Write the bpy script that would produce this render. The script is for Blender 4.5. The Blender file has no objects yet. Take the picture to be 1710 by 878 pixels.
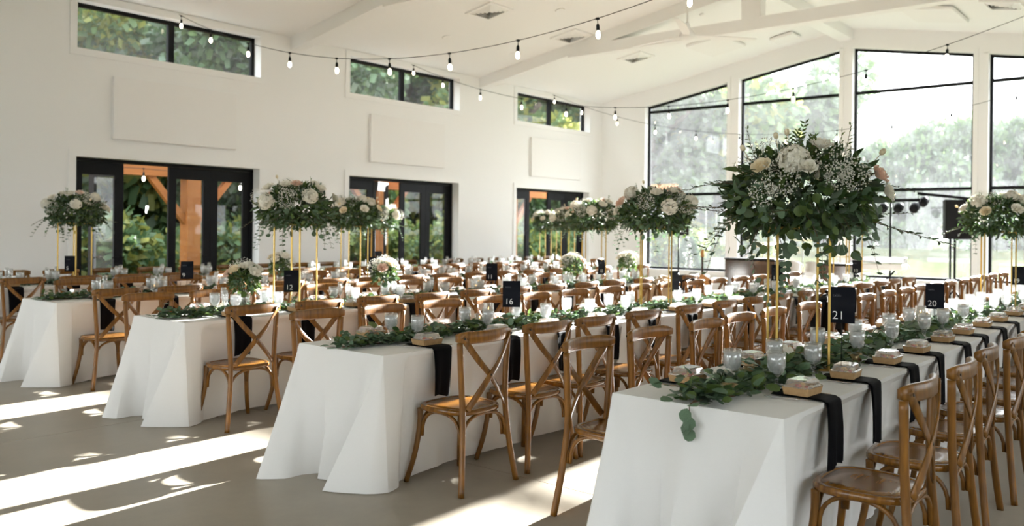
import bpy, math, random
import numpy as np
from mathutils import Vector, Matrix

# ------------------------------------------------------------------ camera, world, sun, exposure
scene = bpy.context.scene
COL = scene.collection
PI = math.pi
YAW, ROLL, CAM_H = 0.6972, 0.0107, 1.47
FWD = Vector((math.cos(YAW), math.sin(YAW), -0.0005)).normalized()
RGT0 = Vector((math.sin(YAW), -math.cos(YAW), 0))
UP0 = RGT0.cross(FWD)
RGT = RGT0 * math.cos(ROLL) + UP0 * math.sin(ROLL)
UPV = -RGT0 * math.sin(ROLL) + UP0 * math.cos(ROLL)
cd = bpy.data.cameras.new('camera'); cam = bpy.data.objects.new('camera', cd); COL.objects.link(cam)
M = Matrix.Identity(4)
for i in range(3):
    M[i][0], M[i][1], M[i][2] = RGT[i], UPV[i], -FWD[i]
M[2][3] = CAM_H
cam.matrix_world = M
cd.sensor_width = 36.0; cd.sensor_fit = 'HORIZONTAL'
cd.lens = 1417.5 * 36 / 1710
cd.shift_y = -(439 - 384.95) / 1710
cd.clip_start = 0.05; cd.clip_end = 800
cd.dof.use_dof = True; cd.dof.focus_distance = 4.7; cd.dof.aperture_fstop = 2.4
scene.camera = cam

SKY, SUN, SUN_EL, SUN_AZ = 3.3, 34.0, 16.6, 1.5
w = bpy.data.worlds.new('sky'); scene.world = w; w.use_nodes = True
nt = w.node_tree; nt.nodes.clear()
wo = nt.nodes.new('ShaderNodeOutputWorld'); bg = nt.nodes.new('ShaderNodeBackground')
tc = nt.nodes.new('ShaderNodeTexCoord'); sx = nt.nodes.new('ShaderNodeSeparateXYZ'); rmp = nt.nodes.new('ShaderNodeValToRGB')
nt.links.new(tc.outputs['Generated'], sx.inputs[0]); nt.links.new(sx.outputs['Z'], rmp.inputs[0])
rmp.color_ramp.elements[0].position = 0.0; rmp.color_ramp.elements[0].color = (0.965, 0.98, 1.0, 1)
rmp.color_ramp.elements[1].position = 0.9; rmp.color_ramp.elements[1].color = (0.80, 0.90, 1.0, 1)
nt.links.new(rmp.outputs[0], bg.inputs[0]); bg.inputs[1].default_value = SKY
nt.links.new(bg.outputs[0], wo.inputs[0])
sd = bpy.data.lights.new('sun', 'SUN'); sd.energy = SUN; sd.angle = math.radians(0.45); sd.color = (1.0, 0.985, 0.965)
so = bpy.data.objects.new('sun', sd); COL.objects.link(so)
el, az = math.radians(SUN_EL), math.radians(SUN_AZ)
so.rotation_euler = Vector((-math.cos(el) * math.cos(az), -math.cos(el) * math.sin(az), -math.sin(el))).to_track_quat('-Z', 'Y').to_euler()
so.location = (40, 2, 14)
vs = scene.view_settings
vs.view_transform = 'Standard'; vs.look = 'None'; vs.gamma = 1.0; vs.use_curve_mapping = False
vs.exposure = 1.03
cy = scene.cycles
cy.use_denoising = True
cy.max_bounces = 9; cy.diffuse_bounces = 6; cy.glossy_bounces = 3; cy.transmission_bounces = 6; cy.transparent_max_bounces = 24
cy.sample_clamp_indirect = 8.0; cy.caustics_reflective = False; cy.caustics_refractive = False

# ------------------------------------------------------------------ materials
def node_mat(name):
    m = bpy.data.materials.new(name); m.use_nodes = True
    t = m.node_tree; t.nodes.clear()
    o = t.nodes.new('ShaderNodeOutputMaterial')
    return m, t, o
def N(t, kind, **kw):
    n = t.nodes.new(kind)
    for k, v in kw.items():
        if k in n.inputs: n.inputs[k].default_value = v
        else: setattr(n, k, v)
    return n
def rgba(c): return (c[0], c[1], c[2], 1)
def pbr(name, col, rough=.5, metal=0.0, col2=None, scale=8.0, stretch=(1, 1, 1), bump=0.0, bscale=None, coat=0.0, trans=0.0, rand=0.0, emit=None, detail=4, spec=.5, coords='Object'):
    m, t, o = node_mat(name)
    b = N(t, 'ShaderNodeBsdfPrincipled', Roughness=rough, Metallic=metal)
    b.inputs['Base Color'].default_value = rgba(col)
    b.inputs['Specular IOR Level'].default_value = spec
    b.inputs['Coat Weight'].default_value = coat; b.inputs['Coat Roughness'].default_value = .15
    co = N(t, 'ShaderNodeTexCoord'); mp = N(t, 'ShaderNodeMapping'); mp.inputs['Scale'].default_value = stretch
    t.links.new(co.outputs[coords], mp.inputs[0])
    last = None
    if col2 is not None:
        nz = N(t, 'ShaderNodeTexNoise', Scale=scale, Detail=detail); t.links.new(mp.outputs[0], nz.inputs['Vector'])
        rp = N(t, 'ShaderNodeValToRGB'); rp.color_ramp.elements[0].position = .3; rp.color_ramp.elements[1].position = .7
        rp.color_ramp.elements[0].color = rgba(col); rp.color_ramp.elements[1].color = rgba(col2)
        t.links.new(nz.outputs['Fac'], rp.inputs[0]); last = rp.outputs[0]
    if rand:
        oi = N(t, 'ShaderNodeObjectInfo'); hv = N(t, 'ShaderNodeHueSaturation')
        mr = N(t, 'ShaderNodeMapRange'); mr.inputs['To Min'].default_value = 1 - rand; mr.inputs['To Max'].default_value = 1 + rand
        t.links.new(oi.outputs['Random'], mr.inputs['Value']); t.links.new(mr.outputs[0], hv.inputs['Value'])
        if last: t.links.new(last, hv.inputs['Color'])
        else: hv.inputs['Color'].default_value = rgba(col)
        last = hv.outputs[0]
    if last: t.links.new(last, b.inputs['Base Color'])
    if bump:
        nb = N(t, 'ShaderNodeTexNoise', Scale=bscale or scale * 4, Detail=5); t.links.new(mp.outputs[0], nb.inputs['Vector'])
        bp = N(t, 'ShaderNodeBump', Strength=bump, Distance=.01); t.links.new(nb.outputs['Fac'], bp.inputs['Height']); t.links.new(bp.outputs[0], b.inputs['Normal'])
    if emit:
        b.inputs['Emission Color'].default_value = rgba(emit[0]); b.inputs['Emission Strength'].default_value = emit[1]
    out = b.outputs[0]
    if trans:
        tr = N(t, 'ShaderNodeBsdfTranslucent')
        if last: t.links.new(last, tr.inputs[0])
        else: tr.inputs[0].default_value = rgba(col)
        mx = N(t, 'ShaderNodeMixShader'); mx.inputs[0].default_value = trans
        t.links.new(b.outputs[0], mx.inputs[1]); t.links.new(tr.outputs[0], mx.inputs[2]); out = mx.outputs[0]
    t.links.new(out, o.inputs[0])
    return m
def clear(name, tint=(1, 1, 1), gloss=.06, veil=0.0, veilcol=(1, 1, 1), rough=.02, dscale=3.0, graze=6):
    """thin clear sheet: transparent + a little mirror + a milky film imitating haze and glare"""
    m, t, o = node_mat(name)
    tr = N(t, 'ShaderNodeBsdfTransparent'); tr.inputs[0].default_value = rgba(tint)
    gl = N(t, 'ShaderNodeBsdfGlossy', Roughness=rough); gl.inputs[0].default_value = (1, 1, 1, 1)
    fr = N(t, 'ShaderNodeLayerWeight', Blend=.35)
    mr = N(t, 'ShaderNodeMapRange'); mr.inputs['To Min'].default_value = gloss; mr.inputs['To Max'].default_value = min(1, gloss * graze)
    t.links.new(fr.outputs['Facing'], mr.inputs['Value'])
    mx = N(t, 'ShaderNodeMixShader'); t.links.new(mr.outputs[0], mx.inputs[0])
    t.links.new(tr.outputs[0], mx.inputs[1]); t.links.new(gl.outputs[0], mx.inputs[2])
    out = mx.outputs[0]
    if veil:
        tl = N(t, 'ShaderNodeBsdfTranslucent'); tl.inputs[0].default_value = rgba(veilcol)
        df = N(t, 'ShaderNodeBsdfDiffuse'); df.inputs[0].default_value = rgba(veilcol)
        m1 = N(t, 'ShaderNodeMixShader'); m1.inputs[0].default_value = .18
        t.links.new(tl.outputs[0], m1.inputs[1]); t.links.new(df.outputs[0], m1.inputs[2])
        co = N(t, 'ShaderNodeTexCoord'); nz = N(t, 'ShaderNodeTexNoise', Scale=dscale, Detail=3); t.links.new(co.outputs['Object'], nz.inputs['Vector'])
        m3 = N(t, 'ShaderNodeMapRange'); m3.inputs['From Min'].default_value = .3; m3.inputs['From Max'].default_value = .7
        m3.inputs['To Min'].default_value = veil * .7; m3.inputs['To Max'].default_value = veil * 1.3
        t.links.new(nz.outputs['Fac'], m3.inputs['Value'])
        m2 = N(t, 'ShaderNodeMixShader'); t.links.new(m3.outputs[0], m2.inputs[0])
        t.links.new(out, m2.inputs[1]); t.links.new(m1.outputs[0], m2.inputs[2]); out = m2.outputs[0]
    t.links.new(out, o.inputs[0])
    return m

MT = {}
MT['wall'] = pbr('wall_paint', (.88, .878, .872), .75, bump=.05, bscale=60)
MT['ceil'] = pbr('ceiling_paint', (.89, .888, .882), .8)
MT['trim'] = pbr('trim_paint', (.88, .877, .87), .5)
MT['panel'] = pbr('panel_fabric', (.87, .86, .85), .9, bump=.08, bscale=200)
MT['black'] = pbr('black_metal', (.006, .0065, .008), .45, rand=.1, spec=.15)
MT['glass'] = clear('window_glass', (.97, .985, .98), .05, .026, (.93, .97, 1))  # pale scattering film puts backlit haze into the glass
MT['glass_side'] = clear('side_glass', (.95, .975, .965), .03, .05, graze=1.6)  # stronger film lays an imitated haze over the trees behind
MT['glass_door'] = clear('door_glass', (.95, .975, .965), .03, .004, graze=1.6)
MT['joint'] = pbr('joint_filler', (.07, .065, .06), .9)
def concrete():
    m, t, o = node_mat('polished_concrete')
    b = N(t, 'ShaderNodeBsdfPrincipled'); co = N(t, 'ShaderNodeNewGeometry')
    n1 = N(t, 'ShaderNodeTexNoise', Scale=.55, Detail=8, Roughness=.62); n2 = N(t, 'ShaderNodeTexNoise', Scale=9, Detail=6, Roughness=.7)
    for n in (n1, n2): t.links.new(co.outputs['Position'], n.inputs['Vector'])
    r1 = N(t, 'ShaderNodeValToRGB'); e = r1.color_ramp.elements
    e[0].position = .3; e[0].color = (.27, .236, .185, 1); e[1].position = .72; e[1].color = (.38, .34, .275, 1)
    t.links.new(n1.outputs['Fac'], r1.inputs[0])
    mx = N(t, 'ShaderNodeMixRGB', blend_type='MULTIPLY'); mx.inputs[0].default_value = .35
    r2 = N(t, 'ShaderNodeValToRGB'); r2.color_ramp.elements[0].position = .35; r2.color_ramp.elements[0].color = (.72, .71, .7, 1); r2.color_ramp.elements[1].position = .6
    t.links.new(n2.outputs['Fac'], r2.inputs[0]); t.links.new(r1.outputs[0], mx.inputs[1]); t.links.new(r2.outputs[0], mx.inputs[2])
    t.links.new(mx.outputs[0], b.inputs['Base Color'])
    rr = N(t, 'ShaderNodeMapRange'); rr.inputs['To Min'].default_value = .3; rr.inputs['To Max'].default_value = .5
    t.links.new(n2.outputs['Fac'], rr.inputs['Value']); t.links.new(rr.outputs[0], b.inputs['Roughness'])
    t.links.new(b.outputs[0], o.inputs[0]); return m
MT['concrete'] = concrete()
MT['wood'] = pbr('honey_wood', (.105, .042, .005), .36, col2=(.225, .095, .013), scale=5, stretch=(9, 9, 1.2), coat=.12, spec=.35, rand=.16)
MT['seat'] = pbr('seat_wood', (.11, .043, .005), .24, col2=(.24, .10, .013), scale=5, stretch=(1.5, 14, 3), coat=.2, spec=.4, rand=.14)
MT['bolt'] = pbr('dark_bolt', (.03, .025, .02), .4, .6)
MT['cloth'] = pbr('white_linen', (.84, .83, .81), .85, col2=(.79, .78, .76), scale=900, bump=.12, bscale=700, trans=.12)
MT['napkin'] = pbr('black_satin', (.004, .0038, .005), .7, spec=.06, bump=.05, bscale=30)
MT['kraft'] = pbr('kraft_card', (.45, .28, .13), .75, col2=(.38, .23, .10), scale=60, rand=.1)
MT['plastic'] = clear('clear_plastic', (.97, .97, .97), .15, .22, (1, 1, 1), .06, 20)  # strong milky film imitates white glare on the lids
MT['glassware'] = clear('drinking_glass', (.96, .97, .97), .10, .05, (1, 1, 1), .03, 40)
MT['vase'] = clear('vase_glass', (.93, .95, .94), .10, .03, (1, 1, 1), .02, 30)
def iced():
    m, t, o = node_mat('iced_water')
    rf = N(t, 'ShaderNodeBsdfRefraction', IOR=1.2, Roughness=.38); rf.inputs[0].default_value = (1, 1, 1, 1)
    tl = N(t, 'ShaderNodeBsdfTranslucent'); tl.inputs[0].default_value = (1, 1, 1, 1)
    gl = N(t, 'ShaderNodeBsdfGlossy', Roughness=.15)
    co = N(t, 'ShaderNodeTexCoord'); nz = N(t, 'ShaderNodeTexNoise', Scale=70, Detail=2); t.links.new(co.outputs['Object'], nz.inputs['Vector'])
    bp = N(t, 'ShaderNodeBump', Strength=.6, Distance=.004); t.links.new(nz.outputs['Fac'], bp.inputs['Height'])
    for n_ in (rf, gl): t.links.new(bp.outputs[0], n_.inputs['Normal'])
    df = N(t, 'ShaderNodeBsdfDiffuse'); df.inputs[0].default_value = (1, 1, 1, 1)
    a0 = N(t, 'ShaderNodeMixShader'); a0.inputs[0].default_value = .42; t.links.new(tl.outputs[0], a0.inputs[1]); t.links.new(df.outputs[0], a0.inputs[2])
    a = N(t, 'ShaderNodeMixShader'); a.inputs[0].default_value = .8; t.links.new(rf.outputs[0], a.inputs[1]); t.links.new(a0.outputs[0], a.inputs[2])
    c = N(t, 'ShaderNodeMixShader'); c.inputs[0].default_value = .06; t.links.new(a.outputs[0], c.inputs[1]); t.links.new(gl.outputs[0], c.inputs[2])
    t.links.new(c.outputs[0], o.inputs[0]); return m
MT['ice'] = iced()
MT['water'] = clear('clear_water', (.93, .96, .95), .06, .08, (1, 1, 1), .05, 30)
for k, c in dict(food_red=(.55, .07, .04), food_gold=(.75, .42, .1), food_cream=(.85, .74, .5), food_brown=(.25, .1, .04)).items(): MT[k] = pbr(k, c, .5, trans=.15)
MT['euca'] = pbr('eucalyptus_leaf', (.085, .15, .08), .5, col2=(.14, .22, .135), scale=20, trans=.28, rand=.25)
MT['leaf_dark'] = pbr('dark_leaf', (.035, .075, .022), .42, col2=(.055, .10, .03), scale=25, trans=.3, rand=.15)
MT['leaf_mid'] = pbr('mid_leaf', (.085, .14, .035), .45, col2=(.12, .18, .05), scale=25, trans=.35, rand=.15)
MT['leaf_grey'] = pbr('grey_leaf', (.10, .135, .095), .55, trans=.28, rand=.15)
MT['leaf_lime'] = pbr('lime_leaf', (.25, .33, .09), .45, trans=.4, rand=.15)
MT['stem'] = pbr('green_stem', (.09, .10, .03), .6)
MT['twig'] = pbr('brown_twig', (.12, .07, .035), .7)
MT['petal'] = pbr('white_petal', (.86, .83, .74), .55, trans=.25)
MT['cream'] = pbr('cream_petal', (.86, .76, .56), .55, trans=.25)
MT['blush'] = pbr('blush_petal', (.84, .62, .5), .55, trans=.25)
MT['gyp'] = pbr('tiny_white_flower', (.86, .85, .78), .6, trans=.3)
MT['gold'] = pbr('brushed_gold', (.52, .35, .10), .36, .9)
MT['mercury'] = pbr('antique_gold_glass', (.42, .33, .17), .3, .8, col2=(.2, .15, .08), scale=60)
MT['silver'] = pbr('polished_steel', (.75, .75, .77), .18, 1.0)
MT['bronze'] = pbr('dark_gold_cutlery', (.35, .24, .12), .3, .9)
MT['card'] = pbr('black_card', (.005, .006, .011), .45, spec=.15)
MT['print'] = pbr('white_print', (.9, .9, .88), .6, emit=None)
MT['printg'] = pbr('grey_print', (.25, .26, .3), .6)
MT['wax'] = pbr('ivory_wax', (.85, .78, .6), .45, trans=.3)
MT['flame'] = pbr('flame', (1, .6, .2), .5, emit=((1, .55, .15), 8))
MT['bulb'] = pbr('lit_bulb', (1, .95, .85), .2, emit=((1, .86, .62), 7))
MT['bulb_off'] = clear('clear_bulb', (.95, .95, .95), .12, .3, (1, 1, 1), .05)
MT['rubber'] = pbr('black_rubber', (.008, .009, .010), .55, spec=.2)
MT['timber'] = pbr('porch_timber', (.34, .12, .022), .6, col2=(.26, .085, .015), scale=3, stretch=(.7, 6, 6))
MT['grille'] = pbr('speaker_grille', (.010, .010, .012), .7, spec=.2, bump=.3, bscale=300)
MT['case'] = pbr('dark_lacquer', (.035, .02, .013), .12, coat=.6, col2=(.06, .03, .018), scale=6)
MT['chrome'] = pbr('chrome', (.8, .8, .82), .12, 1.0)
MT['brass'] = pbr('cymbal_brass', (.85, .74, .5), .22, .9)
MT['drum'] = pbr('drum_shell', (.75, .74, .72), .25, coat=.5)
MT['whiteplastic'] = pbr('white_plastic', (.82, .82, .82), .35)
MT['beige'] = pbr('beige_coat', (.52, .40, .27), .85, bump=.1, bscale=200)
MT['blackcoat'] = pbr('black_coat', (.007, .007, .009), .9, spec=.1)
MT['guitar'] = pbr('guitar_wood', (.45, .2, .06), .25, coat=.6)
MT['grass'] = pbr('meadow_grass', (.045, .055, .022), 1.0, col2=(.065, .072, .032), scale=.6, spec=0.0)
MT['bark'] = pbr('bark', (.075, .058, .045), .9, col2=(.13, .10, .08), scale=6, stretch=(3, 3, .6))
MT['tree_a'] = pbr('tree_leaf_green', (.13, .20, .075), .55, trans=.45, rand=.2)
MT['tree_b'] = pbr('tree_leaf_yellow', (.25, .26, .06), .55, trans=.45, rand=.2)
MT['tree_c'] = pbr('tree_leaf_dark', (.08, .145, .06), .5, trans=.35, rand=.2)
MT['tree_d'] = pbr('tree_leaf_blue', (.17, .22, .15), .55, trans=.4, rand=.2)
MT['conifer'] = pbr('conifer_needles', (.03, .075, .03), .7, trans=.2)

# ------------------------------------------------------------------ mesh helpers
def sm(me, flag=True):
    if flag: me.polygons.foreach_set('use_smooth', [True] * len(me.polygons))
    return me
class MB:
    def __init__(s): s.v = []; s.f = []; s.mi = []; s.m = 0
    def add(s, vs_, fs, mat=None):
        o = len(s.v)
        s.v += [tuple((mat @ Vector(p)) if mat is not None else p) for p in vs_]
        s.f += [tuple(i + o for i in f) for f in fs]; s.mi += [s.m] * len(fs); return s
    def box(s, x0, x1, y0, y1, z0, z1, mat=None):
        v = [(x0, y0, z0), (x1, y0, z0), (x1, y1, z0), (x0, y1, z0), (x0, y0, z1), (x1, y0, z1), (x1, y1, z1), (x0, y1, z1)]
        return s.add(v, [(3, 2, 1, 0), (4, 5, 6, 7), (0, 1, 5, 4), (1, 2, 6, 5), (2, 3, 7, 6), (3, 0, 4, 7)], mat)
    def rbox(s, x0, x1, y0, y1, z0, z1, b=.01, mat=None):
        """box with chamfered vertical and horizontal edges"""
        v = []; f = []
        def ring(i, z):
            return [(x0 + i + b, y0 + i, z), (x1 - i - b, y0 + i, z), (x1 - i, y0 + i + b, z), (x1 - i, y1 - i - b, z), (x1 - i - b, y1 - i, z), (x0 + i + b, y1 - i, z), (x0 + i, y1 - i - b, z), (x0 + i, y0 + i + b, z)]
        for i, z in ((b, z0), (0, z0 + b), (0, z1 - b), (b, z1)): v += ring(i, z)
        for k in range(3):
            for j in range(8): f.append((k * 8 + j, k * 8 + (j + 1) % 8, k * 8 + 8 + (j + 1) % 8, k * 8 + 8 + j))
        f.append(tuple(range(7, -1, -1))); f.append(tuple(range(24, 32)))
        return s.add(v, f, mat)
    def prism(s, poly, z0, z1, mat=None):
        n = len(poly); v = [(p[0], p[1], z0) for p in poly] + [(p[0], p[1], z1) for p in poly]
        f = [tuple(range(n - 1, -1, -1)), tuple(range(n, 2 * n))] + [(i, (i + 1) % n, n + (i + 1) % n, n + i) for i in range(n)]
        return s.add(v, f, mat)
    def lathe(s, prof, n=16, mat=None, cap=True):
        v = []; f = []
        for r, z in prof:
            for j in range(n): v.append((r * math.cos(2 * PI * j / n), r * math.sin(2 * PI * j / n), z))
        for k in range(len(prof) - 1):
            for j in range(n): f.append((k * n + j, k * n + (j + 1) % n, k * n + n + (j + 1) % n, k * n + n + j))
        if cap:
            if prof[0][0] > 1e-4: f.append(tuple(range(n - 1, -1, -1)))
            if prof[-1][0] > 1e-4: f.append(tuple(range((len(prof) - 1) * n, len(prof) * n)))
        return s.add(v, f, mat)
    def sweep(s, path, sec, up=(0, 0, 1), scales=None, cap=True, mat=None):
        path = [Vector(p) for p in path]; n = len(sec); v = []; f = []; up = Vector(up)
        for i, p in enumerate(path):
            t = (path[min(i + 1, len(path) - 1)] - path[max(i - 1, 0)]).normalized()
            a = t.cross(up)
            if a.length < 1e-4: a = t.cross(Vector((1, .3, 0)))
            a.normalize(); b = a.cross(t)
            sc = scales[i] if scales else (1, 1)
            if not isinstance(sc, tuple): sc = (sc, sc)
            for q in sec: v.append(tuple(p + a * q[0] * sc[0] + b * q[1] * sc[1]))
        for i in range(len(path) - 1):
            for j in range(n): f.append((i * n + j, i * n + (j + 1) % n, i * n + n + (j + 1) % n, i * n + n + j))
        if cap: f.append(tuple(range(n - 1, -1, -1))); f.append(tuple(range((len(path) - 1) * n, len(path) * n)))
        return s.add(v, f, mat)
    def tube(s, path, r, n=8, scales=None, up=(0, 0, 1), mat=None):
        return s.sweep(path, [(r * math.cos(2 * PI * j / n), r * math.sin(2 * PI * j / n)) for j in range(n)], up, scales, True, mat)
    def grid(s, fn, nu, nv, mat=None):
        v = [fn(i / nu, j / nv) for j in range(nv + 1) for i in range(nu + 1)]
        f = [(j * (nu + 1) + i, j * (nu + 1) + i + 1, (j + 1) * (nu + 1) + i + 1, (j + 1) * (nu + 1) + i) for j in range(nv) for i in range(nu)]
        return s.add(v, f, mat)
    def ball(s, c, r, n=8, k=6, mat=None, sq=(1, 1, 1)):
        T = Matrix.Translation(c) @ Matrix.Diagonal((sq[0], sq[1], sq[2], 1))
        if mat is not None: T = mat @ T
        return s.lathe([(max(1e-5, r * math.sin(PI * i / k)), -r * math.cos(PI * i / k)) for i in range(k + 1)], n, T, False)
    def mesh(s, name, mats, smooth=False):
        me = bpy.data.meshes.new(name); me.from_pydata(s.v, [], s.f)
        for m in (mats if isinstance(mats, (list, tuple)) else [mats]): me.materials.append(MT[m] if isinstance(m, str) else m)
        if any(s.mi): me.polygons.foreach_set('material_index', s.mi)
        sm(me, smooth); me.update(); return me
def smooth_path(pts, n=4):
    pts = [Vector(p) for p in pts]; out = []
    for i in range(len(pts) - 1):
        p0, p1, p2, p3 = pts[max(i - 1, 0)], pts[i], pts[i + 1], pts[min(i + 2, len(pts) - 1)]
        for k in range(n):
            t = k / n
            out.append(.5 * ((2 * p1) + (p2 - p0) * t + (2 * p0 - 5 * p1 + 4 * p2 - p3) * t * t + (3 * p1 - p0 - 3 * p2 + p3) * t ** 3))
    out.append(pts[-1]); return out
RECT = lambda a, b: [(-a / 2, -b / 2), (a / 2, -b / 2), (a / 2, b / 2), (-a / 2, b / 2)]
def RRECT(a, b, c=.25):
    k = min(a, b) * c; x, y = a / 2, b / 2
    return [(-x + k, -y), (x - k, -y), (x, -y + k), (x, y - k), (x - k, y), (-x + k, y), (-x, y - k), (-x, -y + k)]
def obj(name, me, parent=None, loc=(0, 0, 0), rot=None, scale=None, kind=None):
    o = bpy.data.objects.new(name, me); COL.objects.link(o)
    o.location = loc
    if rot is not None: o.rotation_euler = (0, 0, rot) if isinstance(rot, (int, float)) else rot
    if scale is not None: o.scale = (scale,) * 3 if not isinstance(scale, (tuple, list)) else scale
    if parent is not None: o.parent = parent
    if kind: o['kind'] = kind
    return o
def tag(o, label, cat, group=None, kind=None):
    o['label'] = label; o['category'] = cat
    if group: o['group'] = group
    if kind: o['kind'] = kind
    return o
def thing(name, label, cat, loc=(0, 0, 0), rz=0, group=None):
    return tag(obj(name, None, None, loc, rz), label, cat, group)
def struct(name, me, **kw): return obj(name, me, kind='structure', **kw)
rng = random.Random(7); nrg = np.random.default_rng(11)

def cloud_mesh(name, base_v, base_f, P, D, Nn, S, mats, mi=None, smooth=False):
    """many copies of one small leaf as ONE mesh (positions P, length axes D, normals Nn, sizes S)"""
    D = D / (np.linalg.norm(D, axis=1, keepdims=True) + 1e-9)
    X = np.cross(D, Nn); X /= (np.linalg.norm(X, axis=1, keepdims=True) + 1e-9); Z = np.cross(X, D)
    bv = np.array(base_v, float); n, k = len(P), len(bv)
    V = P[:, None, :] + S[:, None, None] * (bv[None, :, 0:1] * X[:, None, :] + bv[None, :, 1:2] * D[:, None, :] + bv[None, :, 2:3] * Z[:, None, :])
    V = V.reshape(-1, 3)
    fl = len(base_f[0]); F = np.array(base_f)
    FF = (F[None] + (np.arange(n) * k)[:, None, None]).reshape(-1, fl)
    me = bpy.data.meshes.new(name)
    me.vertices.add(len(V)); me.vertices.foreach_set('co', V.ravel())
    me.loops.add(FF.size); me.loops.foreach_set('vertex_index', FF.ravel().astype(np.int32))
    me.polygons.add(len(FF)); me.polygons.foreach_set('loop_start', np.arange(0, FF.size, fl, dtype=np.int32))
    me.polygons.foreach_set('loop_total', np.full(len(FF), fl, dtype=np.int32))
    for m in mats: me.materials.append(MT[m])
    if mi is not None: me.polygons.foreach_set('material_index', np.repeat(mi, len(base_f)).astype(np.int32))
    me.update(calc_edges=True); sm(me, smooth); return me
# base leaves: y is the length axis, unit length
LANCE_V = [(0, 0, 0), (-.17, .35, .06), (.17, .35, .06), (0, .4, 0), (-.13, .7, .05), (.13, .7, .05), (0, 1, -.05)]
LANCE_F = [(0, 3, 1), (0, 2, 3), (1, 3, 4), (3, 2, 5), (4, 3, 6), (3, 5, 6)]
ROUND_V = [(0, 0, 0), (-.34, .22, .07), (-.46, .55, .09), (-.28, .88, .06), (0, 1, 0), (.28, .88, .06), (.46, .55, .09), (.34, .22, .07), (0, .5, 0)]
ROUND_F = [(8, 1, 0), (8, 2, 1), (8, 3, 2), (8, 4, 3), (8, 5, 4), (8, 6, 5), (8, 7, 6), (8, 0, 7)]
QUAD_V = [(-.3, 0, 0), (.3, 0, 0), (.22, .9, .12), (-.22, .9, .12)]
QUAD_F = [(0, 1, 2, 3)]
OCT_V = [(1, 0, 0), (0, 1, 0), (-1, 0, 0), (0, -1, 0), (0, 0, 1), (0, 0, -1)]
OCT_F = [(0, 1, 4), (1, 2, 4), (2, 3, 4), (3, 0, 4), (1, 0, 5), (2, 1, 5), (3, 2, 5), (0, 3, 5)]
def leaf_mesh(name, bv, bf, mat): 
    b = MB(); b.add(bv, bf); return b.mesh(name, mat, True)

# ------------------------------------------------------------------ room shell
YL, XF, YR, XB = 12.425, 18.45, -1.2, -6.2
EAVE, SLOPE, RY = 4.78, .172, 6.2
def ceil_z(y): return EAVE + SLOPE * (RY - abs(y - RY))
WT = .30
BAY = 4.867
DOORS = [(5.226, 8.2), (10.105, 13.045), (14.961, 17.875)]
WIN_Z0, WIN_Z1, DOOR_Z = 3.985, 4.665, 2.452
# floor: slabs divided by saw cuts
b = MB(); b.box(XB - .3, XF + .3, YR - .3, YL + .3, -.3, -.012)
floor = struct('floor', b.mesh('floor', 'joint')); tag(floor, 'polished grey brown concrete floor with saw cut joints', 'floor')
xs = [XB] + [3.93 + BAY * k for k in range(-1, 3)] + [XF]; ys = [YR, 6.29, YL]
for i in range(len(xs) - 1):
    for j in range(2):
        b = MB(); b.box(xs[i] + .003, xs[i + 1] - .003, ys[j] + .003, ys[j + 1] - .003, -.02, 0)
        obj('slab', b.mesh('slab', 'concrete'), floor)
# left wall
def long_wall(name, y0, y1, spans, label):
    b = MB(); x = XB - .3; top = EAVE + .25
    for x0, x1 in spans:
        b.box(x, x0, y0, y1, 0, top)
        b.box(x0, x1, y0, y1, DOOR_Z, WIN_Z0); b.box(x0, x1, y0, y1, WIN_Z1, top); x = x1
    b.box(x, XF, y0, y1, 0, top)
    return tag(struct(name, b.mesh(name, 'wall')), label, 'wall')
long_wall('wall_left', YL, YL + WT, [(.355, 3.33)] + DOORS, 'long white wall with black glazed doors and high windows')
long_wall('wall_right', YR - WT, YR, [(.355, 3.33)] + DOORS, 'long white wall opposite the black doors')
b = MB(); yy = YR - WT
for ya, yb in ((.6, 5.4), (7.0, 11.8)):  # unseen window openings added to brighten surfaces facing this end
    b.box(XB - .3, XB, yy, ya, 0, 6.3); b.box(XB - .3, XB, ya, yb, 0, .3); b.box(XB - .3, XB, ya, yb, 4.0, 6.3); yy = yb
b.box(XB - .3, XB, yy, YL + WT, 0, 6.3)
tag(struct('wall_back', b.mesh('wall_back', 'wall')), 'white end wall behind the viewer, two broad windows added for fill light', 'wall')
# far gable wall with four tall windows
FW = [(8.92, 11.125), (6.335, 8.625), (3.755, 6.06), (1.7, 3.49)]  # last window's unseen outer edge drawn in to shade the outer chairs
SILL = .55
def fw_top(y): return 4.603 + .1716 * (RY - abs(y - RY) - (RY - abs(11.126 - RY)))
b = MB()
def far_piece(y0, y1, za, zb):
    """vertical wall piece with sloped bottom/top given as functions or numbers"""
    za0, za1 = (za(y0), za(y1)) if callable(za) else (za, za); zb0, zb1 = (zb(y0), zb(y1)) if callable(zb) else (zb, zb)
    v = [(XF, y0, za0), (XF, y1, za1), (XF, y1, zb1), (XF, y0, zb0), (XF + WT, y0, za0), (XF + WT, y1, za1), (XF + WT, y1, zb1), (XF + WT, y0, zb0)]
    b.add(v, [(0, 1, 2, 3)[::-1], (4, 5, 6, 7), (0, 1, 5, 4), (1, 2, 6, 5), (2, 3, 7, 6), (3, 0, 4, 7)])
ct = lambda y: ceil_z(y) + .2
far_piece(FW[0][1], YL + WT, 0, ct); far_piece(YR - WT, FW[3][0], 0, ct)
for k in range(3): far_piece(FW[k + 1][1], FW[k][0], 0, ct)
for y0, y1 in FW: far_piece(y0, y1, 0, SILL); far_piece(y0, y1, fw_top, ct)
far_piece(RY - .0005, RY + .0005, ct, lambda y: ct(y) + .001)
tag(struct('wall_far', b.mesh('wall_far', 'wall')), 'white gable wall with four tall windows', 'wall')
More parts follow.
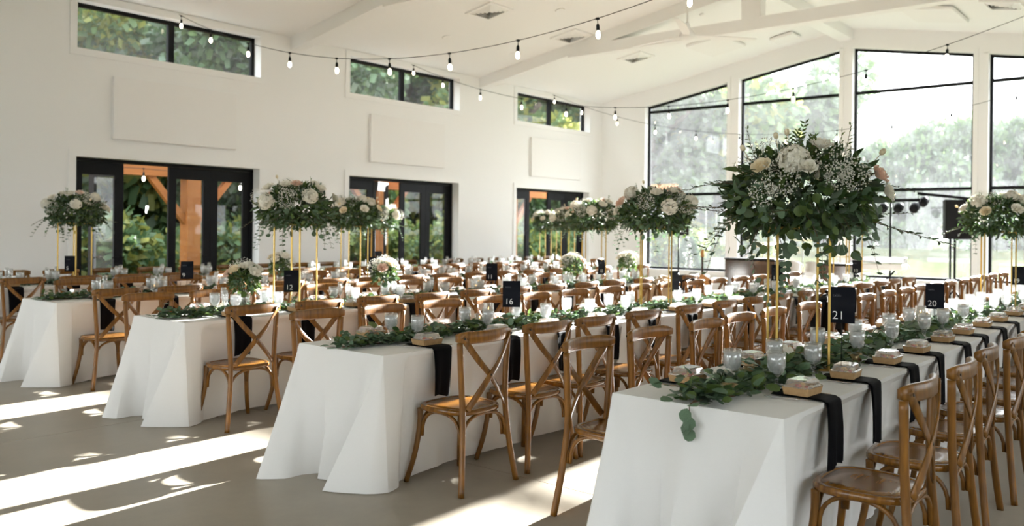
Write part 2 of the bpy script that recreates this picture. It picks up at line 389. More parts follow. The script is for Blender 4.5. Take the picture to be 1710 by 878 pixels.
# ceiling
b = MB()
for ya, yb in ((YR - WT, RY), (RY, YL + WT)):
    v = [(XB - .3, ya, ceil_z(ya)), (XF + WT, ya, ceil_z(ya)), (XF + WT, yb, ceil_z(yb)), (XB - .3, yb, ceil_z(yb))]
    v += [(p[0], p[1], p[2] + .2) for p in v]
    b.add(v, [(0, 1, 2, 3), (7, 6, 5, 4), (0, 1, 5, 4), (1, 2, 6, 5), (2, 3, 7, 6), (3, 0, 4, 7)])
ceiling = tag(struct('ceiling', b.mesh('ceiling', 'ceil')), 'sloping white ceiling with boxed beams', 'ceiling')
def rafter(xc, tie=True):
    for sgn in (1, -1):
        y_out = YL if sgn > 0 else YR; bb = MB(); hw = .115; v = []
        for y in (y_out, RY):
            z = ceil_z(y); v += [(xc - hw, y, z - .23), (xc + hw, y, z - .23), (xc + hw, y, z + .02), (xc - hw, y, z + .02)]
        bb.add(v, [(0, 1, 2, 3), (7, 6, 5, 4), (0, 1, 5, 4), (1, 2, 6, 5), (2, 3, 7, 6), (3, 0, 4, 7)])
        obj('rafter_beam', bb.mesh('rafter_beam', 'trim'), ceiling)
    bb = MB(); bb.box(xc - .114, xc + .114, 2.35, 10.05, 4.92, 5.13); obj('tie_beam', bb.mesh('tie_beam', 'trim'), ceiling)
    bb = MB(); bb.box(xc - .11, xc + .11, RY - .17, RY + .17, 5.12, 5.72); obj('king_post', bb.mesh('king_post', 'trim'), ceiling)
for k in range(-1, 3): rafter(4.05 + BAY * k)
bb = MB(); bb.box(XB, XF, RY - .15, RY + .15, 5.60, 5.9); obj('ridge_beam', bb.mesh('ridge_beam', 'trim'), ceiling)

# casings
tn = [0]
def casing(rects, plane='L', name='trim'):
    tn[0] += 1; b = MB()
    x0, x1, z0, z1, full = rects; t = .1; y0, y1 = YL - .02, YL
    b.box(x0 - t, x0, y0, y1, (z0 - t) if full else 0, z1 + t); b.box(x1, x1 + t, y0, y1, (z0 - t) if full else 0, z1 + t)
    b.box(x0, x1, y0, y1, z1, z1 + t)
    if full: b.box(x0, x1, y0, y1, z0 - t, z0)
    tag(struct('trim_%d' % tn[0], b.mesh('trim', 'trim')), 'flat white casing around ' + ('a high window' if full else 'a black door set'), 'trim')
for x0, x1 in DOORS:
    casing((x0, x1, WIN_Z0, WIN_Z1, True)); casing((x0, x1, 0, DOOR_Z, False))
tn[0] += 1; b = MB()
for y0, y1 in FW[:2] + FW[2:]:
    for ya, yb in ((y0 - .09, y0), (y1, y1 + .09)): b.box(XF - .02, XF, ya, yb, SILL - .1, min(fw_top(ya), fw_top(yb)) + .02)
    v = []
    for y in (y0 - .09, y1 + .09): v += [(XF - .02, y, fw_top(y)), (XF, y, fw_top(y)), (XF, y, fw_top(y) + .12), (XF - .02, y, fw_top(y) + .12)]
    b.add(v, [(0, 1, 2, 3), (7, 6, 5, 4), (0, 1, 5, 4), (1, 2, 6, 5), (2, 3, 7, 6), (3, 0, 4, 7)])
    b.box(XF - .05, XF, y0 - .09, y1 + .09, SILL - .1, SILL)
tag(struct('trim_%d' % tn[0], b.mesh('trim', 'trim')), 'white casings around the four tall gable windows', 'trim')
b = MB(); xx = XB
for x0, x1 in [(.355, 3.33)] + DOORS: b.box(xx, x0 - .1, YL - .016, YL, 0, .14); xx = x1 + .1
b.box(xx, XF, YL - .016, YL, 0, .14)
tag(struct('baseboard_left', b.mesh('baseboard', 'trim')), 'white baseboard along the wall with black doors', 'baseboard')

# windows
wn = [0]
LOC_W = ['beside the open floor', 'in the middle of the wall', 'next to the gable window']
def slider(x0, x1, y, label, gl='glass_side'):
    wn[0] += 1; o = tag(struct('window_%d' % wn[0], None), label, 'window')
    b = MB(); t = .055; z0, z1 = WIN_Z0, WIN_Z1; ya, yb = y, y + .07; xm = (x0 + x1) / 2
    b.box(x0, x1, ya, yb, z1 - t, z1); b.box(x0, x1, ya, yb, z0, z0 + .02); b.box(x0, x0 + t, ya, yb, z0, z1); b.box(x1 - t, x1, ya, yb, z0, z1)
    obj('window_frame', b.mesh('window_frame', 'black'), o)
    b = MB(); b.box(xm - .045, xm + .045, ya - .01, yb, z0, z1); obj('mullion', b.mesh('mullion', 'black'), o)
    for a, c in ((x0 + t, xm - .045), (xm + .045, x1 - t)):
        b = MB(); b.add([(a, ya + .035, z0 + .02), (c, ya + .035, z0 + .02), (c, ya + .035, z1 - t), (a, ya + .035, z1 - t)], [(0, 1, 2, 3)])
        obj('pane', b.mesh('pane', gl), o)
for k, (x0, x1) in enumerate(DOORS): slider(x0, x1, YL + .17, 'high black framed sliding window ' + LOC_W[k])
for k, (x0, x1) in enumerate([(.355, 3.33)] + DOORS): slider(x0, x1, YR - .24, 'unseen high black framed window added opposite the black doors for fill light')  # mirrored bays out of view, added to supply fill light
slider(.355, 3.33, YL + .17, 'high black framed window beyond the open floor')
for k, (y0, y1) in enumerate(FW):
    wn[0] += 1; o = tag(struct('window_%d' % wn[0], None), ['tall gable window nearest the black doors', 'tall gable window rising to the ridge, on the black door side', 'tall gable window just past the ridge, loudspeaker before it', 'outermost tall gable window, farthest from the black doors'][k], 'window')
    X0, X1 = XF + .14, XF + .21; t = .05; b = MB()
    v = []
    for y in (y0, y1): v += [(X0, y, fw_top(y) - t), (X1, y, fw_top(y) - t), (X1, y, fw_top(y)), (X0, y, fw_top(y))]
    b.add(v, [(0, 1, 2, 3), (7, 6, 5, 4), (0, 1, 5, 4), (1, 2, 6, 5), (2, 3, 7, 6), (3, 0, 4, 7)])
    b.box(X0, X1, y0, y0 + t, SILL, fw_top(y0)); b.box(X0, X1, y1 - t, y1, SILL, fw_top(y1)); b.box(X0, X1, y0, y1, SILL, SILL + t)
    obj('window_frame', b.mesh('window_frame', 'black'), o)
    rails = [2.39, 4.47]
    for z in rails:
        b = MB(); b.box(X0, X1, y0 + t, y1 - t, z - .03, z + .03); obj('crossbar', b.mesh('crossbar', 'black'), o)
    ya, yb = y0 + t, y1 - t; xm = (X0 + X1) / 2
    for za, zb in ((SILL + t, 2.36), (2.42, 4.44)):
        b = MB(); b.add([(xm, ya, za), (xm, yb, za), (xm, yb, zb), (xm, ya, zb)], [(0, 1, 2, 3)]); obj('pane', b.mesh('pane', 'glass'), o)
    b = MB(); b.add([(xm, ya, 4.5), (xm, yb, 4.5), (xm, yb, fw_top(yb) - t), (xm, ya, fw_top(ya) - t)], [(0, 1, 2, 3)]); obj('pane', b.mesh('pane', 'glass'), o)

for ya, yb in ((.6, 5.4), (7.0, 11.8)):  # added end windows, out of view, for frontal fill light
    wn[0] += 1; o = tag(struct('window_%d' % wn[0], None), 'broad black framed window added behind the viewer for fill light', 'window'); b = MB(); X0, X1 = XB - .2, XB - .13
    for y_ in (ya, (ya + yb) / 2 - .03, yb - .06): b.box(X0, X1, y_, y_ + .06, .3, 4.0)
    b.box(X0, X1, ya, yb, .3, .36); b.box(X0, X1, ya, yb, 3.94, 4.0); obj('window_frame', b.mesh('window_frame', 'black'), o)
    for a_, c_ in ((ya + .06, (ya + yb) / 2 - .03), ((ya + yb) / 2 + .03, yb - .06)):
        b = MB(); b.add([(XB - .16, a_, .36), (XB - .16, c_, .36), (XB - .16, c_, 3.94), (XB - .16, a_, 3.94)], [(0, 1, 2, 3)]); obj('pane', b.mesh('pane', 'glass_side'), o)
# doors: each set has four leaves
def leaf_parts(o, wdt, hinge, ang, glass=True):
    H = DOOR_Z - .055
    b = MB(); sl, sr, tp, bt = .125, .125, .18, .28
    b.box(0, sl, -.022, .022, .01, H); b.box(wdt - sr, wdt, -.022, .022, .01, H); b.box(sl, wdt - sr, -.022, .022, H - tp, H); b.box(sl, wdt - sr, -.022, .022, .01, bt)
    lf = obj('door_leaf', b.mesh('door_leaf', 'black'), o, hinge, ang)
    b = MB(); b.add([(sl, 0, bt), (wdt - sr, 0, bt), (wdt - sr, 0, H - tp), (sl, 0, H - tp)], [(0, 1, 2, 3)]); obj('pane', b.mesh('pane', 'glass_door'), lf)
    b = MB(); b.tube([(wdt - .06, -.022, 1.0), (wdt - .06, -.06, 1.0), (wdt - .17, -.06, 1.0)], .009, 6); obj('handle', b.mesh('handle', 'black'), lf)
def door_set(n, x0, x1, y, angs, label, sgn=1):
    o = tag(struct('door_%d' % n, None), label, 'door'); b = MB(); t = .05
    b.box(x0, x1, y, y + .1, DOOR_Z - t, DOOR_Z); b.box(x0, x0 + t, y, y + .1, 0, DOOR_Z); b.box(x1 - t, x1, y, y + .1, 0, DOOR_Z)
    obj('door_frame', b.mesh('door_frame', 'black'), o)
    wd = (x1 - x0 - 2 * t) / 4
    for k in range(4):
        leaf_parts(o, wd - .004, (x0 + t + wd * k + .002, y + .05, 0), angs[k])
door_set(1, *DOORS[0], YL + .17, (0, math.radians(104), 0, 0), 'black glazed door set by the open floor, one leaf swung out')
door_set(2, *DOORS[1], YL + .17, (0, math.radians(24), 0, 0), 'middle black glazed door set with one leaf ajar')
door_set(3, *DOORS[2], YL + .17, (0, math.radians(104), 0, 0), 'black glazed door set nearest the gable windows, one leaf open')
door_set(4, .355, 3.33, YL + .17, (0, 0, 0, 0), 'black glazed door set beyond the open floor, all leaves shut')
for k, (x0, x1) in enumerate([(.355, 3.33)] + DOORS): door_set(5 + k, x0, x1, YR - .24, (0, 0, 0, 0), 'unseen black glazed door set added in the opposite long wall for fill light')  # unseen mirrored door sets, added as glazing for more fill

# wall panels
for k, (x0, x1) in enumerate([(5.727, 7.735), (10.585, 12.58), (15.45, 17.44)]):
    b = MB(); b.rbox(x0, x1, YL - .06, YL - .001, 2.735, 3.645, .006)
    tag(obj('acoustic_baffle', b.mesh('acoustic_baffle', 'panel')), 'flat white acoustic panel above the black doors ' + ['by the open floor', 'in mid wall', 'nearest the gable windows'][k], 'panel', 'acoustic panels on the wall')
# ceiling fixtures
def on_slope(x, y, drop=0.0):
    s = -SLOPE if y > RY else SLOPE
    return Matrix.Translation((x, y, ceil_z(y) - drop)) @ Matrix.Rotation(math.atan(s), 4, 'X')
def vent_mesh(part):
    b = MB()
    if part == 'frame':
        for a, c in ((.30, .24),):
            b.box(-a, a, -a, -c, -.03, 0); b.box(-a, a, c, a, -.03, 0); b.box(-a, -c, -c, c, -.03, 0); b.box(c, a, -c, c, -.03, 0)
        b.m = 0
    else:
        a, c = part
        for k in range(4):
            R = Matrix.Rotation(k * PI / 2, 4, 'Z')
            v = [(-a, -a, -.012), (a, -a, -.012), (c, -c, -.05), (-c, -c, -.05)]; v += [(p[0], p[1], p[2] + .006) for p in v]
            b.add(v, [(3, 2, 1, 0), (4, 5, 6, 7), (0, 1, 5, 4), (2, 3, 7, 6)], R)
    return b.mesh('vent_part', 'trim')
vf = vent_mesh('frame'); vs_ = [vent_mesh((a, a - .045)) for a in (.235, .185, .135, .085)]
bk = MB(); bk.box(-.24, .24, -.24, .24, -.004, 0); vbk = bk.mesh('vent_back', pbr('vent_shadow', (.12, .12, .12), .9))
for k, (x, y) in enumerate([(10.92, 9.71), (13.32, 9.70), (15.73, 9.74), (15.83, 2.8)]):
    o = thing('ceiling_vent', ['square white ceiling diffuser between the first two door sets', 'square white ceiling diffuser over the middle door set', 'square white ceiling diffuser nearest the gable windows', 'square white ceiling diffuser on the slope away from the black doors'][k], 'vent', group='ceiling diffusers')
    o.matrix_world = on_slope(x, y, .001)
    obj('vent_frame', vf, o); obj('vent_back', vbk, o)
    for m in vs_: obj('louver', m, o)
b = MB(); b.lathe([(.075, 0), (.085, -.006), (.07, -.012), (.05, -.004)], 20); rl = b.mesh('recessed_light', 'trim', True)
for x, y in [(8.0, 10.9), (11.2, 11.0), (13.1, 11.0), (15.9, 8.4), (15.2, 4.0), (16.6, 4.4), (12.0, 9.0)]:
    o = tag(obj('recessed_light', rl), 'small round white recessed ceiling light', 'ceiling light', 'recessed ceiling lights'); o.matrix_world = on_slope(x, y, .001)
for k, (x, y, sx_, sy_) in enumerate([(16.5, 4.0, 1.2, .9), (16.6, 8.3, 1.2, .8), (17.6, 7.2, .5, .5)]):
    b = MB(); b.rbox(-sx_ / 2, sx_ / 2, -sy_ / 2, sy_ / 2, -.08, -.02, .006)
    o = tag(obj('ceiling_baffle', b.mesh('ceiling_baffle', 'panel')), ['white acoustic ceiling panel on the slope away from the black doors', 'large white acoustic ceiling panel on the black door slope', 'small square white ceiling panel near the ridge'][k], 'panel', 'acoustic ceiling panels'); o.matrix_world = on_slope(x, y)
b = MB(); b.lathe([(.05, 0), (.05, -.03), (.03, -.05)], 14)
o = tag(obj('smoke_detector', b.mesh('smoke_detector', 'trim', True)), 'small white domed detector on the ceiling near the ridge', 'detector'); o.matrix_world = on_slope(14.6, 7.6, .001)
def fan(x, y, z, rz, label):
    o = thing('ceiling_fan', label, 'fan', (x, y, z), rz)
    b = MB(); b.tube([(0, 0, 0), (0, 0, 5.6 - z)], .016, 8); obj('down_rod', b.mesh('down_rod', 'trim', True), o)
    b = MB(); b.lathe([(.02, .2), (.05, .12), (.09, .07), (.12, .03), (.12, -.03), (.08, -.06), (.001, -.065)], 18); obj('motor_hub', b.mesh('motor_hub', 'trim', True), o)
    for k in range(3):
        b = MB(); a = k * 2 * PI / 3
        b.sweep([(.1, 0, 0), (.35, .02, 0), (.75, .03, .0), (1.1, .01, .0)], RRECT(.14, .014), (0, .15, 1), [(.7, 1), (1, 1), (.95, 1), (.55, .7)])
        obj('fan_blade', b.mesh('fan_blade', 'trim'), o, rot=a)
fan(11.46, 6.2, 4.42, math.radians(-40), 'white three blade ceiling fan on a long rod near the ridge')
fan(6.6, 6.2, 4.6, math.radians(10), 'white three blade ceiling fan over the open floor end')

# string lights
sock = MB(); sock.lathe([(.004, .0), (.004, -.05), (.012, -.055), (.017, -.075), (.017, -.115), (.014, -.12)], 8); sock.lathe([(.02, .006), (.02, -.012)], 6)
sockm = sock.mesh('socket', 'rubber', True)
bl = MB(); bl.lathe([(.012, -.118), (.021, -.14), (.023, -.165), (.016, -.19), (.001, -.197)], 10); bulbm = bl.mesh('bulb', 'bulb', True)
def string_light(X, label):
    o = thing('string_light', label, 'string lights', (X, 6.2, 3.4), group='string lights across the hall')
    f = lambda y: 4.755 - 4 * 1.34 * ((YL - y) / YL) * (y / YL)
    b = MB(); b.tube([(0, y - 6.2, f(y) - 3.4) for y in np.linspace(0.03, YL - .01, 60)], .004, 5); obj('cable', b.mesh('cable', 'rubber', True), o)
    y = 11.53 if X > 10 else 11.5
    while y > .5:
        l = obj('bulb', bulbm, o, (0, y - 6.2, f(y) - 3.4), (rng.uniform(-.05, .05), rng.uniform(-.05, .05), 0)); obj('socket', sockm, l); y -= .985
    l = obj('bulb', bulbm, o, (0, 12.34 - 6.2, f(12.34) - 3.4)); obj('socket', sockm, l)
string_light(6.74, 'bulb string sagging across the hall from the window by the open floor')
string_light(11.64, 'bulb string sagging across the hall from the middle high window')
string_light(16.27, 'bulb string sagging across the hall closest to the gable windows')


# ------------------------------------------------------------------ outside
b = MB(); b.box(-60, 260, -160, 220, -.6, -.15); tag(struct('ground', b.mesh('ground', 'grass')), 'pale sunlit meadow outside the windows', 'lawn')
def crown_mesh(seed, R, H, n, mats, leaf=.2):
    r = np.random.default_rng(seed); nc = 26
    th = r.uniform(0, 2 * PI, nc); rr = np.sqrt(r.uniform(0, 1, nc)); zc = r.uniform(-1, 1, nc)
    k = np.sqrt(np.clip(1 - (zc * .9) ** 2, .05, 1))
    C = np.stack([R * rr * k * np.cos(th), R * rr * k * np.sin(th), H * zc], 1); cr = r.uniform(.22, .4, nc) * R
    idx = r.integers(0, nc, n); d = r.normal(size=(n, 3)); d /= np.linalg.norm(d, axis=1, keepdims=True)
    P = C[idx] + d * (cr[idx] * r.uniform(.35, 1, n) ** .5)[:, None] * np.array([1, 1, .75])
    D = d + r.normal(size=(n, 3)) * .7; D[:, 2] -= .3
    return cloud_mesh('crown', QUAD_V, QUAD_F, P, D, r.normal(size=(n, 3)), r.uniform(.6, 1.3, n) * leaf, mats, r.choice(len(mats), n, p=None))
CROWNS = [crown_mesh(1, 3.2, 3.8, 15000, ['tree_a', 'tree_a', 'tree_c', 'tree_b'], .24), crown_mesh(2, 3.0, 3.4, 15000, ['tree_a', 'tree_c', 'tree_c', 'tree_d'], .23),
          crown_mesh(3, 2.8, 3.2, 13000, ['tree_b', 'tree_a', 'tree_a', 'tree_b'], .24), crown_mesh(4, 3.4, 3.6, 15000, ['tree_d', 'tree_a', 'tree_d'], .26)]
def trunk_mesh(h, r, seed):
    q = random.Random(seed); b = MB()
    b.tube(smooth_path([(0, 0, 0), (.05, .02, h * .4), (-.08, .05, h * .75), (.05, 0, h * 1.15)]), r, 8, None)
    for k in range(6):
        a = q.uniform(0, 2 * PI); z = h * q.uniform(.5, 1.0); L = q.uniform(1.2, 2.4)
        b.tube(smooth_path([(0, 0, z), (math.cos(a) * L * .5, math.sin(a) * L * .5, z + L * .3), (math.cos(a) * L, math.sin(a) * L, z + L * .75)]), r * .4, 6, None)
    return b.mesh('trunk', 'bark', True)
TRUNKS = [trunk_mesh(4.5, .2, 1), trunk_mesh(5.0, .26, 2)]
def tree(x, y, kind, s, label, group, zs=1.0, base=0.0):
    o = thing('tree', label, 'tree', (x, y, -.15), rng.uniform(0, 6.28), group)
    obj('trunk', TRUNKS[kind % 2], o, scale=(s, s, s * zs)); obj('crown', CROWNS[kind], o, (0, 0, 5.4 * s * zs + base), scale=(s, s, s * zs))
G1 = 'woodland trees beyond the black doors'
for i in range(15):
    x = 4 + i * 3.5 + rng.uniform(-.8, .8); y = 21.0 + (i % 3) * 2.4 + rng.uniform(-.6, .6)
    tree(x, y, (i * 7) % 4, rng.uniform(.95, 1.3), 'leafy woodland tree standing beyond the black doors', G1)
for i in range(12):
    x = 6 + i * 5.5 + rng.uniform(-1, 1); y = 31 + (i % 2) * 4
    tree(x, y, (i * 5 + 1) % 4, rng.uniform(1.5, 1.9), 'tall woodland tree deeper in the trees behind the black doors', G1)
# understorey bushes
BUSH = [crown_mesh(8, 1.2, .8, 3500, ['tree_b', 'tree_a', 'leaf_lime'], .17), crown_mesh(9, 1.3, .9, 3500, ['tree_a', 'tree_c', 'tree_b'], .17)]
for i in range(16):
    x = 6 + i * 2.3 + rng.uniform(-.5, .5); y = 18.8 + rng.uniform(-.4, .9)
    o = thing('bush', 'low leafy bush at the edge of the woodland past the porch posts', 'bush', (x, y, -.15), rng.uniform(0, 6), 'bushes at the woodland edge')
    s = rng.uniform(.8, 1.3); obj('foliage', BUSH[i % 2], o, (0, 0, .85 * s), scale=s)
    b = MB(); b.tube([(0, 0, 0), (.05, 0, .8)], .04, 5); obj('stem', b.mesh('stem', 'bark'), o)
for i in range(20):
    x = 5 + i * 2.2 + rng.uniform(-.5, .5); y = 25.5 + rng.uniform(-1.2, 1.2)
    o = thing('bush', 'tall thicket between the woodland trunks behind the black doors', 'bush', (x, y, -.15), rng.uniform(0, 6), 'thickets between the woodland trunks')
    s = rng.uniform(1.6, 2.2); obj('foliage', BUSH[i % 2], o, (0, 0, 1.2 * s), scale=(s, s, s * 1.5))
    b = MB(); b.tube([(0, 0, 0), (.05, 0, 1.6)], .05, 5); obj('stem', b.mesh('stem', 'bark'), o)
# big tree and companions past the gable windows
def far_tree(px_y, x, kind, s, zs, label, group=None, base=0): tree(x, px_y, kind, s, label, group, zs, base)
tree(40, 22.0, 0, 2.0, 'big spreading tree with thick trunk outside the gable windows', None, 1.0)
tree(46, 30.5, 2, 1.9, 'yellowing tree beside the big spreading tree', None, 1.0)
tree(38, 27.5, 1, 1.7, 'dark tree standing between the big tree and the woodland', None, 1.0)
tree(49, 22.5, 3, 1.75, 'pale green tree behind the big spreading tree', None, 1.1)
tree(36, 31.5, 3, 1.5, 'pale green tree at the woodland corner', None, 1.0)
tree(58, 34.0, 0, 2.0, 'tall round tree behind the yellowing tree', None, 1.0)
FARC = [crown_mesh(21, 5.0, 4.6, 9000, ['tree_a', 'tree_d', 'tree_c'], .6), crown_mesh(22, 5.5, 4.2, 9000, ['tree_d', 'tree_a'], .6)]
q = random.Random(5)
for i in range(22):
    y = 66 - i * 4.6; h = q.uniform(.9, 1.12) * (1.0 if y < 34 else .92)
    o = thing('tree', 'hazy tree in the far line across the meadow', 'tree', (112 + q.uniform(-3, 3), y, -.15), q.uniform(0, 6), 'far tree line across the meadow')
    obj('crown', FARC[i % 2], o, (0, 0, 6.6 * h), scale=(1, 1, 1.45 * h)); obj('trunk', TRUNKS[i % 2], o, scale=1.2)
cv = MB()
n = 1500; r = nrg; hh = r.uniform(0, 1, n); th = r.uniform(0, 2 * PI, n); rad = (1 - hh) * .42 + .03
P = np.stack([rad * np.cos(th), rad * np.sin(th), .1 + hh * 1.35], 1); D = np.stack([np.cos(th), np.sin(th), .25 + 0 * th], 1)
cm = cloud_mesh('needles', LANCE_V, LANCE_F, P, D, r.normal(size=(n, 3)), r.uniform(.1, .2, n), ['conifer'])
o = thing('conifer', 'small cone shaped evergreen on the meadow outside the gable', 'tree', (25.5, 13.65, -.15)); obj('foliage', cm, o)
b = MB(); b.tube([(0, 0, 0), (0, 0, .9)], .04, 6); obj('trunk', b.mesh('trunk', 'bark'), o)
# timber porch
po = thing('timber_porch', 'orange timber porch frame with braced posts outside the black doors', 'porch', (8.7, 15.5, 0))
for zz, y0, y1 in ((2.42, -.1, .1),):
    b = MB(); b.box(-8, 16, y0, y1, zz, zz + .3); obj('porch_beam', b.mesh('porch_beam', 'timber'), po)
for k in range(-1, 4):
    x = k * BAY; b = MB(); b.box(x - .14, x + .14, -.14, .14, -.15, 2.42); obj('porch_post', b.mesh('porch_post', 'timber'), po)
    for sg in (-1, 1):
        b = MB(); b.sweep([(x + sg * .1, 0, 1.55), (x + sg * .85, 0, 2.45)], RECT(.12, .12), (0, 1, 0)); obj('brace', b.mesh('brace', 'timber'), po)
    b = MB(); b.box(x - .07, x + .07, -2.6, 1.2, 2.72, 2.95); obj('cross_joist', b.mesh('cross_joist', 'timber'), po)
o = thing('porch_bulb_string', 'bulb string hanging under the timber porch beam outside', 'string lights', (7.6, 15.2, 2.5))
b = MB(); b.tube(smooth_path([(-4, 0, .2), (-2, 0, -.02), (0, 0, .03), (2, 0, -.05), (4, 0, .15)]), .005, 5); obj('cable', b.mesh('cable', 'rubber'), o)
for x, z in ((-2, -.02), (0, .03), (2, -.05)): l = obj('bulb', bulbm, o, (x, 0, z), scale=1.2); obj('socket', sockm, l)

# ------------------------------------------------------------------ chairs
def chair_meshes():
    P = []
    # seat
    def outline(s, n=32):
        o = []
        for i in range(n):
            a = 2 * PI * i / n; c, d = math.cos(a), math.sin(a)
            x = math.copysign(abs(c) ** .62, c); y = math.copysign(abs(d) ** .62, d)
            wd = .205 + .012 * y; o.append((x * wd * s, y * .2 * s + .005))
        return o
    b = MB(); rings = [(.93, .422), (1, .43), (1.0, .447), (.975, .455), (.87, .4545), (.86, .451), (.85, .4535), (.5, .449)]
    v = []; nn = 32
    for s, z in rings: v += [(x, y, z) for x, y in outline(s)]
    v.append((0, .005, .447)); f = []
    for k in range(len(rings) - 1):
        for j in range(nn): f.append((k * nn + j, k * nn + (j + 1) % nn, k * nn + nn + (j + 1) % nn, k * nn + nn + j))
    f.append(tuple(range(nn - 1, -1, -1)))
    for j in range(nn): f.append(((len(rings) - 1) * nn + j, (len(rings) - 1) * nn + (j + 1) % nn, len(v) - 1))
    b.add(v, f); P.append(('seat', b, 'seat', True))
    # rear legs running up to the rail
    for sg in (-1, 1):
        b = MB(); pth = smooth_path([(sg * .235, -.228, 0), (sg * .205, -.205, .2), (sg * .183, -.185, .43), (sg * .188, -.178, .6), (sg * .205, -.178, .84)], 5)
        b.sweep(pth, RRECT(.03, .033), (0, 1, 0)); P.append(('leg', b, 'wood', True))
    for sg in (-1, 1):
        b = MB(); pth = smooth_path([(sg * .225, .222, 0), (sg * .192, .19, .15), (sg * .172, .168, .32), (sg * .17, .165, .43)], 5)
        b.sweep(pth, RRECT(.033, .033), (0, 1, 0), [.82 + .18 * i / (len(pth) - 1) for i in range(len(pth))]); P.append(('leg', b, 'wood', True))
    # top rail
    b = MB(); n = 14; pth = [(-.228 + .456 * i / n, -.172 - .052 * math.sin(PI * i / n) ** .9, .868) for i in range(n + 1)]
    sc = [(1, .62 if i in (0, n) else (.88 if i in (1, n - 1) else 1)) for i in range(n + 1)]
    b.sweep(pth, RRECT(.026, .07, .3), (0, 0, 1), sc); P.append(('top_rail', b, 'wood', True))
    # crossed slats
    for sg in (-1, 1):
        b = MB(); off = -.004 * sg
        pth = smooth_path([(sg * .20, -.198 + off, .872), (sg * .10, -.222 + off, .745), (0, -.226 + off, .648), (-sg * .09, -.214 + off, .55), (-sg * .162, -.197 + off, .465)], 3)
        b.sweep(pth, RRECT(.009, .036), (sg * .4, 0, 1)); P.append(('back_slat', b, 'wood', True))
    # arched braces
    def arch(p, q, zt=.425, zb=.27):
        n = 14; out = []
        for i in range(n + 1):
            a = PI * i / n; u = .5 - .5 * math.copysign(abs(math.cos(a)) ** .8, math.cos(a)); out.append((p[0] + (q[0] - p[0]) * u, p[1] + (q[1] - p[1]) * u, zb + (zt - zb) * math.sin(a) ** .75))
        return out
    for p, q in (((-.185, -.182), (.185, -.182)), ((-.165, .162), (.165, .162)), ((-.178, -.165), (-.168, .15)), ((.178, -.165), (.168, .15))):
        b = MB(); b.sweep(arch(p, q), RRECT(.017, .02), (0, 0, 1) if False else (q[1] - p[1], -(q[0] - p[0]), .02)); P.append(('brace', b, 'wood', True))
    for x, y, z in ((-.198, -.214, .866), (.198, -.214, .866), (0, -.236, .648)):
        b = MB(); b.lathe([(.007, 0), (.007, .003), (.004, .005)], 8, Matrix.Translation((x, y + .004, z)) @ Matrix.Rotation(PI / 2, 4, 'X')); P.append(('bolt', b, 'bolt', True))
    return P
CP = chair_meshes()
CHAIR = [(nm, b.mesh(nm, mt, s)) for nm, b, mt, s in CP]
allb = MB()
for nm, b, mt, s in CP:
    allb.m = {'wood': 0, 'seat': 1, 'bolt': 2}[mt]; allb.add(b.v, b.f)
CHAIR_ONE = allb.mesh('cross_back_chair', ['wood', 'seat', 'bolt'], True)

# ------------------------------------------------------------------ rows of tables
TW, TL, TZ = .77, 2.44, .765
HEAD = [21, 16, 12, 9, 5]
ROWS = [  # right edge, front x, tables, right chair centre offset, left chair centre offset, first chair x right/left
    dict(y=1.268, x=3.13, n=5, dr=-.17, dl=.37, xr=[3.62, 4.25, 4.93, 5.55], xl=[3.74, 4.37, 5.06, 5.62, 6.22, 6.92, 7.6, 8.31, 8.98, 9.63]),
    dict(y=3.562, x=3.155, n=4, dr=-.147, dl=.32, xr=[3.63, 4.25, 4.76, 5.38, 6.05, 6.69], xl=[3.67]),
    dict(y=5.819, x=3.229, n=3, dr=-.142, dl=.26, xr=[3.59], xl=[3.57]),
    dict(y=8.089, x=3.249, n=4, dr=-.16, dl=.3, xr=[3.64], xl=[3.95]),
    dict(y=10.36, x=3.25, n=5, dr=-.2, dl=.26, xr=[3.66], xl=[4.1])]
ORD = ['first', 'second', 'third', 'fourth', 'fifth']
ROWN = ['row farthest from the doors', 'row fourth from the doors', 'middle row', 'row second from the doors', 'row nearest the doors']
def where(r, k): return '%s table, %s' % (ORD[k], ROWN[r])

